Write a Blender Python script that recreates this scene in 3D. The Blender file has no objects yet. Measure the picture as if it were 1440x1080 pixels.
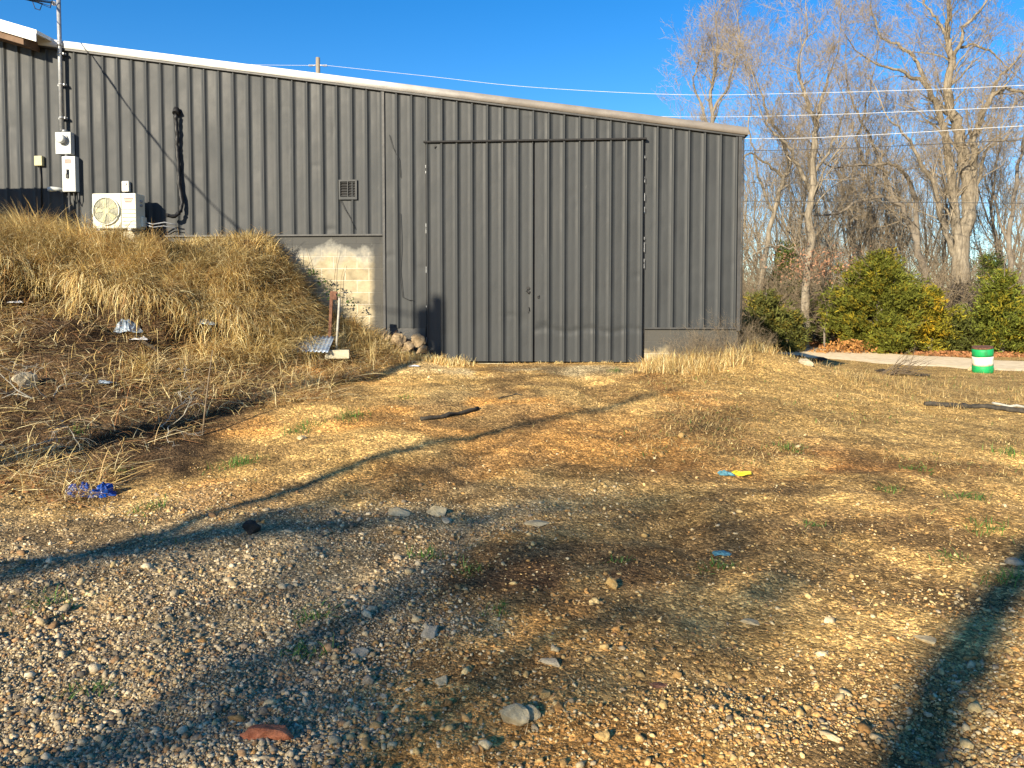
import bpy, bmesh, math, random
import numpy as np
from mathutils import Vector, Matrix
random.seed(7); rng = np.random.default_rng(11)
scene = bpy.context.scene
COL = scene.collection
R = math.radians

# ------------------------------------------------------------------ camera model
F = 1081.0; PX0 = 720.0; PITCH = R(2.5); HORIZ = 430.0; EYE = 1.6
PY0 = HORIZ + F * math.tan(PITCH)
def ray(px, py):
    a = (px - PX0) / F; b = -(py - PY0) / F
    return Vector((a, math.cos(PITCH) + b * math.sin(PITCH), -math.sin(PITCH) + b * math.cos(PITCH)))
def at(px, py, Y):
    d = ray(px, py); t = Y / d.y
    return Vector((d.x * t, Y, EYE + d.z * t))

# sun
AZ = R(31); EL = R(21)
LH = Vector((math.sin(AZ), math.cos(AZ), 0))            # horizontal direction the light travels

# wall frame
WA = R(4.0)
WO = Vector((-1.0, 12.9, 0)); WE = Vector((math.cos(WA), -math.sin(WA), 0)); WN = Vector((-math.sin(WA), -math.cos(WA), 0))
def wall(u, z, d=0.0):
    p = WO + WE * u + WN * d; return Vector((p.x, p.y, z))
def wuv(px, py, d=0.0):
    r = ray(px, py); o = WO + WN * d
    t = (o.x * WN.x + o.y * WN.y) / (r.x * WN.x + r.y * WN.y)
    p = r * t; q = Vector((p.x, p.y, 0)) - o
    return q.dot(WE), EYE + p.z

# ------------------------------------------------------------------ numpy noise
def _hash(ix, iy, seed):
    h = (ix.astype(np.int64) * 374761393 + iy.astype(np.int64) * 668265263 + seed * 1442695041) & 0xffffffff
    h = ((h ^ (h >> 13)) * 1274126177) & 0xffffffff
    return ((h ^ (h >> 16)) & 0xffffff) / float(0xffffff)
def vnoise(x, y, seed=0):
    x = np.asarray(x, float); y = np.asarray(y, float)
    ix = np.floor(x); iy = np.floor(y); fx = x - ix; fy = y - iy
    fx = fx * fx * (3 - 2 * fx); fy = fy * fy * (3 - 2 * fy)
    a = _hash(ix, iy, seed); b = _hash(ix + 1, iy, seed); c = _hash(ix, iy + 1, seed); d = _hash(ix + 1, iy + 1, seed)
    return (a * (1 - fx) + b * fx) * (1 - fy) + (c * (1 - fx) + d * fx) * fy
def fbm(x, y, seed=0, o=4):
    s = 0; a = .5
    for i in range(o):
        s = s + a * vnoise(x * 2 ** i + 17.3 * i, y * 2 ** i - 9.1 * i, seed + i); a *= .5
    return s / (1 - .5 ** o)          # 0..1

def sstep(a, b, x):
    t = np.clip((x - a) / (b - a), 0, 1); return t * t * (3 - 2 * t)

# ------------------------------------------------------------------ terrain
CP = []
def cpx(px, py, Y):
    p = at(px, py, Y); CP.append((p.x, Y, p.z))
for X in (-9, -5, -2, 0, 2, 5, 9):
    for Y in (-4, 0, 2.5, 4.5): CP.append((X, Y, 0.0 if X > -6 else .12))
for X, Y, z in ((0, 6.5, .08), (0, 8, .22), (-1.5, 8, .24), (-1, 10.5, .48), (0, 10.5, .5), (-1, 12.9, .66), (.5, 12.9, .66), (2, 12.8, .67),
                (2.9, 12.6, .7), (4, 12.5, .86), (3.2, 11.6, .6), (2.5, 10, .42), (2.5, 8, .2), (3, 6, .06), (5.5, 8, .12), (5.5, 10.5, .25),
                (8.5, 12, .1), (5.0, 13, .62), (5.3, 15, .40), (8, 16, .05), (12, 20, -.12), (6, 19, .1), (8, 26, -.05), (14, 30, 0), (9, 34, 0),
                (14, 14, 0), (20, 24, -.1), (2, 18, .5), (2, 30, .2), (-5, 22, 1.5), (-2.5, 9.2, .33), (-2.2, 7, .1), (-1.2, 12, .6)):
    CP.append((X, Y, z))
for c in ((0, 700, 6.4), (0, 620, 7.6), (0, 545, 8.6), (0, 485, 9.4), (0, 450, 9.95), (0, 392, 10.35), (0, 350, 11.0), (0, 328, 11.9), (0, 318, 13.3),
          (150, 690, 6.8), (150, 600, 8.1), (150, 525, 9.3), (150, 475, 10.2), (150, 402, 10.75), (150, 364, 11.4), (150, 345, 12.2), (150, 341, 13.2),
          (300, 620, 8.4), (300, 545, 9.8), (300, 498, 10.7), (300, 436, 11.2), (300, 380, 11.7), (300, 352, 12.3), (300, 342, 13.1),
          (390, 520, 10.8), (390, 483, 11.4), (390, 430, 11.9), (390, 372, 12.4), (390, 350, 13.0),
          (450, 505, 11.6), (450, 478, 12.1), (440, 425, 12.9), (520, 506, 12.1), (525, 472, 12.85), (575, 504, 12.6), (600, 508, 12.4)):
    cpx(*c)
for X, Y, z in ((-13, 13.5, 3.15), (-13, 11, 2.6), (-13, 8.5, 1.1), (-13, 6, .3), (-20, 12, 2.6), (-20, 4, .3), (-9, 16, 3.1), (-5, 16, 2.9)):
    CP.append((X, Y, z))
CPA = np.array(CP)
def _U(r2): return .5 * r2 * np.log(r2 + 1e-9)
def _solve():
    n = len(CPA); P = CPA[:, :2]
    d2 = ((P[:, None] - P[None]) ** 2).sum(-1)
    K = _U(d2) + np.eye(n) * .02
    A = np.zeros((n + 3, n + 3)); A[:n, :n] = K; A[:n, n] = 1; A[:n, n + 1:] = P; A[n, :n] = 1; A[n + 1:, :n] = P.T
    return np.linalg.solve(A, np.concatenate([CPA[:, 2], np.zeros(3)]))
_W = _solve()
def tps(x, y):
    x = np.asarray(x, float); y = np.asarray(y, float); out = _W[-3] + _W[-2] * x + _W[-1] * y
    for (cx, cy, _), w in zip(CPA, _W): out = out + w * _U((x - cx) ** 2 + (y - cy) ** 2)
    return out
def terrain(x, y):
    x = np.asarray(x, float); y = np.asarray(y, float)
    cx = np.clip(x, -20, 22); cy = np.clip(y, -5, 34)
    z = tps(cx, cy)
    far = np.maximum(np.hypot(x - cx, y - cy) / 12, 0)
    z = z / (1 + far)
    # eroded scarp: the bank steps up almost upright under the turf
    bs = sstep(-3.3, -4.2, x) * sstep(-14, -11, x); lv = np.clip(.95 + .25 * (-4.3 - x), .85, 1.5); hs_ = .62
    zz = z + (fbm(x * 1.3, y * 1.3, 9, 3) - .5) * .6
    q = lv + hs_ * sstep(.30, .58, (zz - lv) / hs_)
    z = np.where((z > lv) & (z < lv + hs_), z * (1 - bs) + q * bs, z)
    micro = (fbm(x * .9, y * .9, 3, 3) - .5) * .10 + (fbm(x * 4, y * 4, 5, 4) - .5) * .075
    bank = sstep(.5, 1.5, z)
    micro = micro + bank * (fbm(x * 2.2, y * 2.2, 8, 3) - .5) * .42
    # shallow wheel ruts curving toward the door
    fade = 1 - sstep(11.5, 12.6, y) * .6
    rut = 0
    for off in (-.75, .85):
        c = off + .35 * np.sin(y * .22)
        rut = rut - .045 * np.exp(-((x - c) / .28) ** 2)
    return z + micro * fade + rut * sstep(2, 5, y) * (1 - sstep(11, 12.4, y))
def tz(x, y): return float(terrain(np.array([x]), np.array([y]))[0])
def gp(px, py):
    """point where the sight line through a photo pixel meets the ground"""
    d = ray(px, py)
    ts = np.linspace(1.2, 60, 2400) / d.y
    zz = terrain(d.x * ts, d.y * ts)
    h = EYE + d.z * ts - zz
    i = np.argmax(h < 0)
    if h[i] >= 0: i = len(ts) - 1
    t = ts[i]
    return Vector((d.x * t, d.y * t, float(zz[i])))

# ------------------------------------------------------------------ mesh helpers
def mesh_np(name, V, Fc, cols=None, smooth=False):
    """V (n,3), Fc (m,k) same k faces, or list of arrays"""
    me = bpy.data.meshes.new(name)
    if not isinstance(Fc, list): Fc = [Fc]
    Fc = [np.asarray(f, np.int32) for f in Fc if len(f)]
    V = np.asarray(V, np.float32)
    me.vertices.add(len(V)); me.vertices.foreach_set('co', V.ravel())
    nl = sum(f.size for f in Fc); npoly = sum(len(f) for f in Fc)
    me.loops.add(nl); me.polygons.add(npoly)
    me.loops.foreach_set('vertex_index', np.concatenate([f.ravel() for f in Fc]))
    tot = np.concatenate([np.full(len(f), f.shape[1], np.int32) for f in Fc])
    st = np.concatenate([[0], np.cumsum(tot)[:-1]]).astype(np.int32)
    me.polygons.foreach_set('loop_start', st)
    try: me.polygons.foreach_set('loop_total', tot)
    except Exception: pass
    if smooth: me.polygons.foreach_set('use_smooth', np.ones(npoly, bool))
    if cols is not None:
        a = me.attributes.new('Col', 'FLOAT_COLOR', 'POINT')
        c = np.ones((len(V), 4), np.float32); c[:, :3] = cols
        a.data.foreach_set('color', c.ravel())
    me.update(calc_edges=True); me.validate(clean_customdata=False)
    return me
def link(name, me, mat=None, parent=None):
    o = bpy.data.objects.new(name, me); COL.objects.link(o)
    if mat is not None and me is not None: me.materials.clear(); me.materials.append(mat)
    if parent is not None: o.parent = parent
    return o
def tag(o, label, cat=None, group=None, kind=None):
    if label: o['label'] = label
    if cat: o['category'] = cat
    if group: o['group'] = group
    if kind: o['kind'] = kind
    return o
def thing(name, label, cat, loc=(0, 0, 0), rz=0, group=None):
    o = bpy.data.objects.new(name, None); COL.objects.link(o); o.empty_display_size = .1
    o.location = loc; o.rotation_euler = (0, 0, rz); tag(o, label, cat, group); return o
def copy_tree(o, parent=None):
    c = o.copy(); COL.objects.link(c); c.parent = parent
    for ch in [k for k in o.children]: copy_tree(ch, c)
    return c

class MB:
    """bmesh collector of boxes / tubes / lathes"""
    def __init__(s): s.bm = bmesh.new()
    def box(s, c, size, rot=None, bev=0.0):
        m = Matrix.Translation(Vector(c))
        if rot is not None: m = m @ rot
        r = bmesh.ops.create_cube(s.bm, size=1, matrix=m @ Matrix.Diagonal((size[0], size[1], size[2], 1)))
        if bev > 0:
            es = {e for v in r['verts'] for e in v.link_edges}
            bmesh.ops.bevel(s.bm, geom=list(es), offset=bev, segments=2, affect='EDGES', profile=.6)
        return s
    def tube(s, pts, r, n=8, cap=True):
        pts = [Vector(p) for p in pts]; rs = r if isinstance(r, (list, tuple)) else [r] * len(pts)
        rings = []
        for i, p in enumerate(pts):
            t = (pts[min(i + 1, len(pts) - 1)] - pts[max(i - 1, 0)]).normalized()
            ref = Vector((0, 0, 1)) if abs(t.z) < .9 else Vector((1, 0, 0))
            a = t.cross(ref).normalized(); b = t.cross(a)
            rings.append([s.bm.verts.new(p + (a * math.cos(2 * math.pi * k / n) + b * math.sin(2 * math.pi * k / n)) * rs[i]) for k in range(n)])
        for i in range(len(rings) - 1):
            for k in range(n):
                f = s.bm.faces.new((rings[i][k], rings[i][(k + 1) % n], rings[i + 1][(k + 1) % n], rings[i + 1][k])); f.smooth = True
        if cap:
            s.bm.faces.new(rings[0][::-1]); s.bm.faces.new(rings[-1])
        return s
    def disc(s, c, axis, r, h, n=24, bev=0):
        axis = Vector(axis).normalized(); c = Vector(c)
        s.tube([c - axis * h / 2, c + axis * h / 2], r, n); return s
    def poly(s, pts):
        s.bm.faces.new([s.bm.verts.new(p) for p in pts]); return s
    def prism(s, pts, off):
        off = Vector(off); a = [s.bm.verts.new(p) for p in pts]; b = [s.bm.verts.new(Vector(p) + off) for p in pts]
        s.bm.faces.new(a); s.bm.faces.new(b[::-1]); n = len(a)
        for i in range(n): s.bm.faces.new((a[i], b[i], b[(i + 1) % n], a[(i + 1) % n]))
        return s
    def build(s, name, mat, parent=None, xf=None):
        bmesh.ops.recalc_face_normals(s.bm, faces=s.bm.faces)
        if xf is not None: bmesh.ops.transform(s.bm, matrix=xf, verts=s.bm.verts)
        me = bpy.data.meshes.new(name); s.bm.to_mesh(me); s.bm.free()
        return link(name, me, mat, parent)

# ------------------------------------------------------------------ materials
def newmat(name, rough=.8, spec=.3, metal=0):
    m = bpy.data.materials.new(name); m.use_nodes = True; nt = m.node_tree
    b = nt.nodes['Principled BSDF']; b.inputs['Roughness'].default_value = rough
    b.inputs['Specular IOR Level'].default_value = spec; b.inputs['Metallic'].default_value = metal
    return m, nt, b
def N(nt, t, **kw):
    n = nt.nodes.new(t)
    for k, v in kw.items(): setattr(n, k, v)
    return n
def ramp(nt, src, stops):
    r = N(nt, 'ShaderNodeValToRGB'); el = r.color_ramp.elements
    while len(el) < len(stops): el.new(.5)
    for e, (p, c) in zip(el, stops):
        e.position = p; e.color = (c, c, c, 1) if isinstance(c, (int, float)) else (*c, 1)
    nt.links.new(src, r.inputs[0]); return r.outputs[0]
def noise(nt, scale, detail=4, vec=None, rough=.55, out=0):
    n = N(nt, 'ShaderNodeTexNoise'); n.inputs['Scale'].default_value = scale; n.inputs['Detail'].default_value = detail; n.inputs['Roughness'].default_value = rough
    if vec is not None: nt.links.new(vec, n.inputs['Vector'])
    return n.outputs[out]
def objco(nt, scale=None):
    t = N(nt, 'ShaderNodeTexCoord')
    if scale is None: return t.outputs['Object']
    m = N(nt, 'ShaderNodeMapping'); m.inputs['Scale'].default_value = scale; nt.links.new(t.outputs['Object'], m.inputs[0]); return m.outputs[0]
def mixc(nt, fac, a, b, mode='MIX'):
    m = N(nt, 'ShaderNodeMix', data_type='RGBA', blend_type=mode)
    for sock, v in ((m.inputs[0], fac), (m.inputs[6], a), (m.inputs[7], b)):
        if isinstance(v, (int, float)): sock.default_value = v
        elif isinstance(v, tuple): sock.default_value = (*v, 1)
        else: nt.links.new(v, sock)
    return m.outputs[2]
def bump(nt, b, h, strength=.5, dist=.01, prev=None):
    n = N(nt, 'ShaderNodeBump'); n.inputs['Strength'].default_value = strength; n.inputs['Distance'].default_value = dist
    nt.links.new(h, n.inputs['Height'])
    if prev is not None: nt.links.new(prev, n.inputs['Normal'])
    nt.links.new(n.outputs[0], b.inputs['Normal']); return n.outputs[0]
def mathn(nt, op, a, b=None):
    m = N(nt, 'ShaderNodeMath', operation=op)
    for i, v in enumerate((a, b)):
        if v is None: continue
        if isinstance(v, (int, float)): m.inputs[i].default_value = v
        else: nt.links.new(v, m.inputs[i])
    return m.outputs[0]

def mottled(name, c1, c2, scale=8, rough=.8, spec=.3, metal=0, bumps=.3, bdist=.01, stretch=None, stops=(.3, .7)):
    m, nt, b = newmat(name, rough, spec, metal)
    v = objco(nt, stretch); n = noise(nt, scale, 6, v)
    nt.links.new(ramp(nt, n, [(stops[0], c1), (stops[1], c2)]), b.inputs['Base Color'])
    if bumps: bump(nt, b, noise(nt, scale * 3, 5, v), bumps, bdist)
    return m

def attrmat(name, rough=.9, spec=.15, var=.35, scale=60, bumps=0, trans=0):
    m, nt, b = newmat(name, rough, spec)
    a = N(nt, 'ShaderNodeAttribute', attribute_name='Col')
    n = noise(nt, scale, 3, objco(nt))
    f = ramp(nt, n, [(.3, 1 - var), (.7, 1 + var)])
    nt.links.new(mixc(nt, 1.0, a.outputs['Color'], f, 'MULTIPLY'), b.inputs['Base Color'])
    if bumps: bump(nt, b, noise(nt, scale * 2, 4, objco(nt)), bumps, .004)
    if trans:
        tr = N(nt, 'ShaderNodeBsdfTranslucent'); nt.links.new(a.outputs['Color'], tr.inputs['Color'])
        mx = N(nt, 'ShaderNodeMixShader'); mx.inputs[0].default_value = trans
        out = nt.nodes['Material Output']; nt.links.new(b.outputs[0], mx.inputs[1]); nt.links.new(tr.outputs[0], mx.inputs[2]); nt.links.new(mx.outputs[0], out.inputs[0])
    return m

# ground: colour attribute (what the soil is where) x stones
def ground_mat():
    m, nt, b = newmat('ground_soil', .95, .12)
    a = N(nt, 'ShaderNodeAttribute', attribute_name='Col'); co = objco(nt)
    def vor(scale, out, feature='F1'):
        v = N(nt, 'ShaderNodeTexVoronoi', feature=feature); v.inputs['Scale'].default_value = scale; v.inputs['Randomness'].default_value = 1
        nt.links.new(co, v.inputs['Vector']); return v.outputs[out]
    c = a.outputs['Color']
    n1 = noise(nt, 1.3, 6, co, .6); c = mixc(nt, 1.0, c, ramp(nt, n1, [(.25, .5), (.75, 1.4)]), 'MULTIPLY')
    n3 = noise(nt, 9, 6, co, .65); c = mixc(nt, 1.0, c, ramp(nt, n3, [(.3, .6), (.7, 1.4)]), 'MULTIPLY')
    # pebbles: random value per cell
    sep = N(nt, 'ShaderNodeSeparateColor'); nt.links.new(vor(48, 'Color'), sep.inputs[0])
    c = mixc(nt, 1.0, c, ramp(nt, sep.outputs[0], [(0, .5), (.55, .95), (.85, 1.35), (1, 2.1)]), 'MULTIPLY')
    sep2 = N(nt, 'ShaderNodeSeparateColor'); nt.links.new(vor(125, 'Color'), sep2.inputs[0])
    c = mixc(nt, 1.0, c, ramp(nt, sep2.outputs[1], [(0, .6), (.6, 1.0), (1, 1.6)]), 'MULTIPLY')
    nt.links.new(c, b.inputs['Base Color'])
    h = mathn(nt, 'MULTIPLY', mathn(nt, 'SUBTRACT', 1.0, vor(48, 'Distance')), 1.0)
    n = bump(nt, b, h, .9, .012)
    h2 = mathn(nt, 'SUBTRACT', 1.0, vor(125, 'Distance')); n = bump(nt, b, h2, .7, .005, n)
    bump(nt, b, noise(nt, 14, 8, co, .7), .8, .03, n)
    return m

def wall_mat(name, c=(.0285, .0318, .034), streak=1.0):
    m, nt, b = newmat(name, .55, .35)
    co = objco(nt)
    st = noise(nt, 1.0, 5, objco(nt, (9, 9, .35)), .6)
    bl = noise(nt, 1.1, 5, co, .6)
    v = mixc(nt, 1.0, ramp(nt, st, [(.3, .88), (.7, 1.12)]), ramp(nt, bl, [(.3, .78), (.7, 1.2)]), 'MULTIPLY')
    col = mixc(nt, 1.0, c, v, 'MULTIPLY')
    sc = noise(nt, 3.0, 8, objco(nt, (2.2, 2.2, .8)), .75)
    col = mixc(nt, ramp(nt, sc, [(.66, 0.0), (.76, .35)]), col, (.14, .14, .135))
    nt.links.new(col, b.inputs['Base Color'])
    nt.links.new(ramp(nt, bl, [(.3, .5), (.7, .68)]), b.inputs['Roughness'])
    n = bump(nt, b, noise(nt, 2.2, 3, objco(nt, (1, 1, .55))), .35, .03)
    bump(nt, b, noise(nt, 60, 3, co), .1, .003, n)
    return m

M = {}
M['ground'] = ground_mat()
M['wall'] = wall_mat('dark_metal')
M['door'] = wall_mat('dark_door_metal', (.026, .0292, .0315))
M['black'] = mottled('black_line', (.006, .006, .007), (.015, .015, .016), 10, .7)
M['trim_dark'] = mottled('dark_trim', (.035, .036, .036), (.06, .06, .06), 6, .5)
def fascia_mat():
    m, nt, b = newmat('fascia_metal', .5, .4)
    co = objco(nt); sx = N(nt, 'ShaderNodeSeparateXYZ'); nt.links.new(co, sx.inputs[0])
    nn = noise(nt, .9, 4, co)
    g = mathn(nt, 'ADD', sx.outputs[0], mathn(nt, 'MULTIPLY', nn, 2.2))
    f = ramp(nt, mathn(nt, 'MULTIPLY', mathn(nt, 'ADD', g, 6), 1 / 10), [(.36, 0.0), (.78, 1.0)])
    c = mixc(nt, f, (.62, .63, .62), (.18, .16, .14))
    c = mixc(nt, 1.0, c, ramp(nt, noise(nt, 4, 6, objco(nt, (1, 1, 3))), [(.3, .8), (.7, 1.1)]), 'MULTIPLY')
    nt.links.new(c, b.inputs['Base Color']); bump(nt, b, noise(nt, 2.5, 3, co), .5, .03)
    return m
M['fascia'] = fascia_mat()
M['white'] = mottled('white_paint', (.62, .61, .55), (.72, .71, .66), 5, .5)
M['rooftop'] = mottled('galvanised_roof', (.4, .4, .4), (.55, .55, .55), 3, .4)
M['soffit'] = mottled('brown_soffit', (.10, .06, .035), (.17, .11, .07), 6)
M['galv'] = mottled('galvanised_pipe', (.22, .23, .24), (.36, .37, .38), 20, .45, .5, .3)
M['boxgrey'] = mottled('box_grey', (.42, .44, .43), (.5, .52, .5), 8, .5)
M['acwhite'] = mottled('ac_cream', (.58, .58, .47), (.68, .67, .56), 7, .5)
M['acdark'] = mottled('ac_recess', (.20, .20, .14), (.30, .29, .2), 12, .6)
M['fan'] = mottled('fan_plastic', (.42, .40, .22), (.5, .48, .28), 5, .5)
M['glass'] = mottled('meter_glass', (.45, .48, .47), (.6, .62, .6), 5, .1, .8)
M['ylbox'] = mottled('aged_cream_plastic', (.36, .33, .18), (.45, .42, .25), 8, .5)
M['redtag'] = mottled('red_label', (.5, .12, .1), (.6, .3, .25), 90, .6, bumps=0)
M['tagwhite'] = mottled('white_label', (.6, .6, .55), (.7, .7, .65), 20, .6, bumps=0)
M['rubber'] = mottled('black_rubber', (.008, .008, .009), (.02, .02, .02), 14, .5)
M['rust'] = mottled('rust_metal', (.05, .02, .013), (.20, .10, .06), 25, .85)
M['palepipe'] = mottled('weathered_pipe', (.25, .24, .2), (.42, .4, .34), 20, .7)
M['corr'] = mottled('corrugated_zinc', (.16, .22, .30), (.36, .42, .5), 6, .4, .5, .3)
M['bluepl'] = mottled('blue_plastic', (.0, .02, .16), (.01, .08, .38), 8, .35, .5)
M['whitepl'] = mottled('white_plastic', (.45, .47, .5), (.65, .66, .68), 10, .4, .5)
M['greypl'] = mottled('grey_blue_plastic', (.08, .13, .2), (.3, .36, .42), 5, .4, .5)
M['yellow'] = mottled('yellow_strap', (.6, .5, .02), (.7, .62, .06), 20, .6)
M['teal'] = mottled('teal_cloth', (.05, .16, .2), (.12, .28, .33), 14, .8)
M['wood'] = mottled('dead_wood', (.10, .07, .045), (.22, .17, .11), 20, .9, stretch=(1, 1, 1))
M['darkwood'] = mottled('dark_wood', (.02, .018, .015), (.07, .06, .045), 20, .9)
M['polewood'] = mottled('pole_wood', (.18, .15, .11), (.3, .26, .2), 12, .9, stretch=(3, 3, .3))
M['wire'] = mottled('wire_metal', (.45, .46, .47), (.6, .6, .6), 5, .4, .5, bumps=0)
M['darkwire'] = mottled('dark_wire', (.02, .02, .025), (.05, .05, .05), 5, .5, bumps=0)
M['ceramic'] = mottled('insulator', (.4, .4, .42), (.55, .55, .55), 8, .3, .5)
def bark(name, a, b_, sc=7):
    m, nt, b = newmat(name, .9, .15)
    co = objco(nt, (1, 1, .22)); n = noise(nt, sc, 7, co, .7)
    n2 = noise(nt, 1.2, 4, objco(nt))
    c = ramp(nt, n, [(.32, a), (.68, b_)])
    c = mixc(nt, ramp(nt, n2, [(.55, 0.0), (.75, .6)]), c, tuple(x * .45 for x in a))
    nt.links.new(c, b.inputs['Base Color']); bump(nt, b, n, .9, .04); return m
M['bark'] = bark('bark_pale', (.09, .075, .055), (.34, .29, .215), 9)
M['bark2'] = bark('bark_grey', (.10, .085, .07), (.26, .225, .18))
M['twig'] = bark('twig', (.20, .16, .11), (.40, .33, .23), 3)
M['twig2'] = bark('twig_brown', (.16, .125, .08), (.34, .27, .18), 3)
M['leaf'] = attrmat('cedar_foliage', .8, .2, .35, 6, 0, .15)
M['grass'] = attrmat('dry_grass', .8, .2, .25, 20, 0, .2)
M['gravel'] = attrmat('gravel_stone', .9, .2, .35, 90, .4)
M['deadleaf'] = attrmat('dead_leaf', .9, .1, .3, 10, 0, .2)
def rockmat(name, a, b_, sc=14):
    m, nt, b = newmat(name, .92, .2); co = objco(nt)
    n = noise(nt, sc, 8, co, .7); nt.links.new(ramp(nt, n, [(.3, a), (.65, b_)]), b.inputs['Base Color'])
    bump(nt, b, noise(nt, sc * 2.5, 8, co, .7), .8, .012); return m
M['rock_red'] = rockmat('rock_red', (.20, .05, .02), (.55, .20, .10), 22)
M['rock_pale'] = rockmat('rock_pale', (.26, .20, .11), (.60, .49, .29))
M['rock_grey'] = rockmat('rock_grey', (.22, .18, .12), (.52, .44, .30))
M['rock_yellow'] = rockmat('rock_yellow', (.36, .20, .06), (.58, .40, .16))
M['rock_dark'] = rockmat('rock_dark', (.015, .013, .012), (.06, .05, .04))
M['concrete'] = rockmat('broken_concrete', (.28, .25, .17), (.5, .46, .34), 7)
def block_mat(name, left=True):
    m, nt, b = newmat(name, .9, .15)
    co = N(nt, 'ShaderNodeTexCoord').outputs['Object']
    sp = N(nt, 'ShaderNodeSeparateXYZ'); nt.links.new(co, sp.inputs[0])
    cb = N(nt, 'ShaderNodeCombineXYZ'); nt.links.new(sp.outputs[0], cb.inputs[0]); nt.links.new(sp.outputs[2], cb.inputs[1])
    br = N(nt, 'ShaderNodeTexBrick'); nt.links.new(cb.outputs[0], br.inputs['Vector'])
    br.inputs['Scale'].default_value = 1; br.inputs['Brick Width'].default_value = .406; br.inputs['Row Height'].default_value = .203
    br.inputs['Mortar Size'].default_value = .007; br.inputs['Mortar Smooth'].default_value = .4
    br.inputs['Color1'].default_value = (.30, .25, .155, 1); br.inputs['Color2'].default_value = (.40, .34, .22, 1); br.inputs['Mortar'].default_value = (.56, .50, .38, 1)
    n = noise(nt, 2.2, 6, co, .6)
    c = mixc(nt, 1.0, br.outputs['Color'], ramp(nt, noise(nt, 6, 7, co, .7), [(.3, .62), (.7, 1.2)]), 'MULTIPLY')
    zt = 2.83 if left else 3.0
    # dark paint down from the top with a ragged overspray edge
    h = mathn(nt, 'ADD', sp.outputs[2], mathn(nt, 'MULTIPLY', mathn(nt, 'SUBTRACT', n, .5), 1.1 if left else .55))
    c = mixc(nt, ramp(nt, mathn(nt, 'MULTIPLY', mathn(nt, 'SUBTRACT', h, 2.28), 1.8), [(0, 0.0), (.45, .75)]), c, (.36, .36, .33))
    f = ramp(nt, mathn(nt, 'MULTIPLY', mathn(nt, 'SUBTRACT', h, 2.40 if left else .80), 2.2 if left else 5), [(0, 0.0), (.5, .94)])
    c = mixc(nt, f, c, (.055, .056, .055))
    if left:
        g = mathn(nt, 'ADD', sp.outputs[0], mathn(nt, 'MULTIPLY', n, .22))
        c = mixc(nt, ramp(nt, mathn(nt, 'MULTIPLY', mathn(nt, 'ADD', g, 1.39), 4.0), [(0.3, 0.0), (.75, .93)]), c, (.055, .056, .055))
    nt.links.new(c, b.inputs['Base Color'])
    bn = bump(nt, b, mathn(nt, 'SUBTRACT', 1.0, br.outputs['Fac']), .7, .006); bump(nt, b, noise(nt, 40, 6, co), .4, .004, bn)
    return m
M['rubble'] = rockmat('rubble', (.13, .09, .05), (.40, .30, .18), 16)
M['block'] = block_mat('block_left', True); M['block_r'] = block_mat('block_painted', False)
M['road'] = mottled('pale_gravel_road', (.62, .48, .28), (.82, .68, .45), 5, .95, bumps=.5, bdist=.02)

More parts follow.
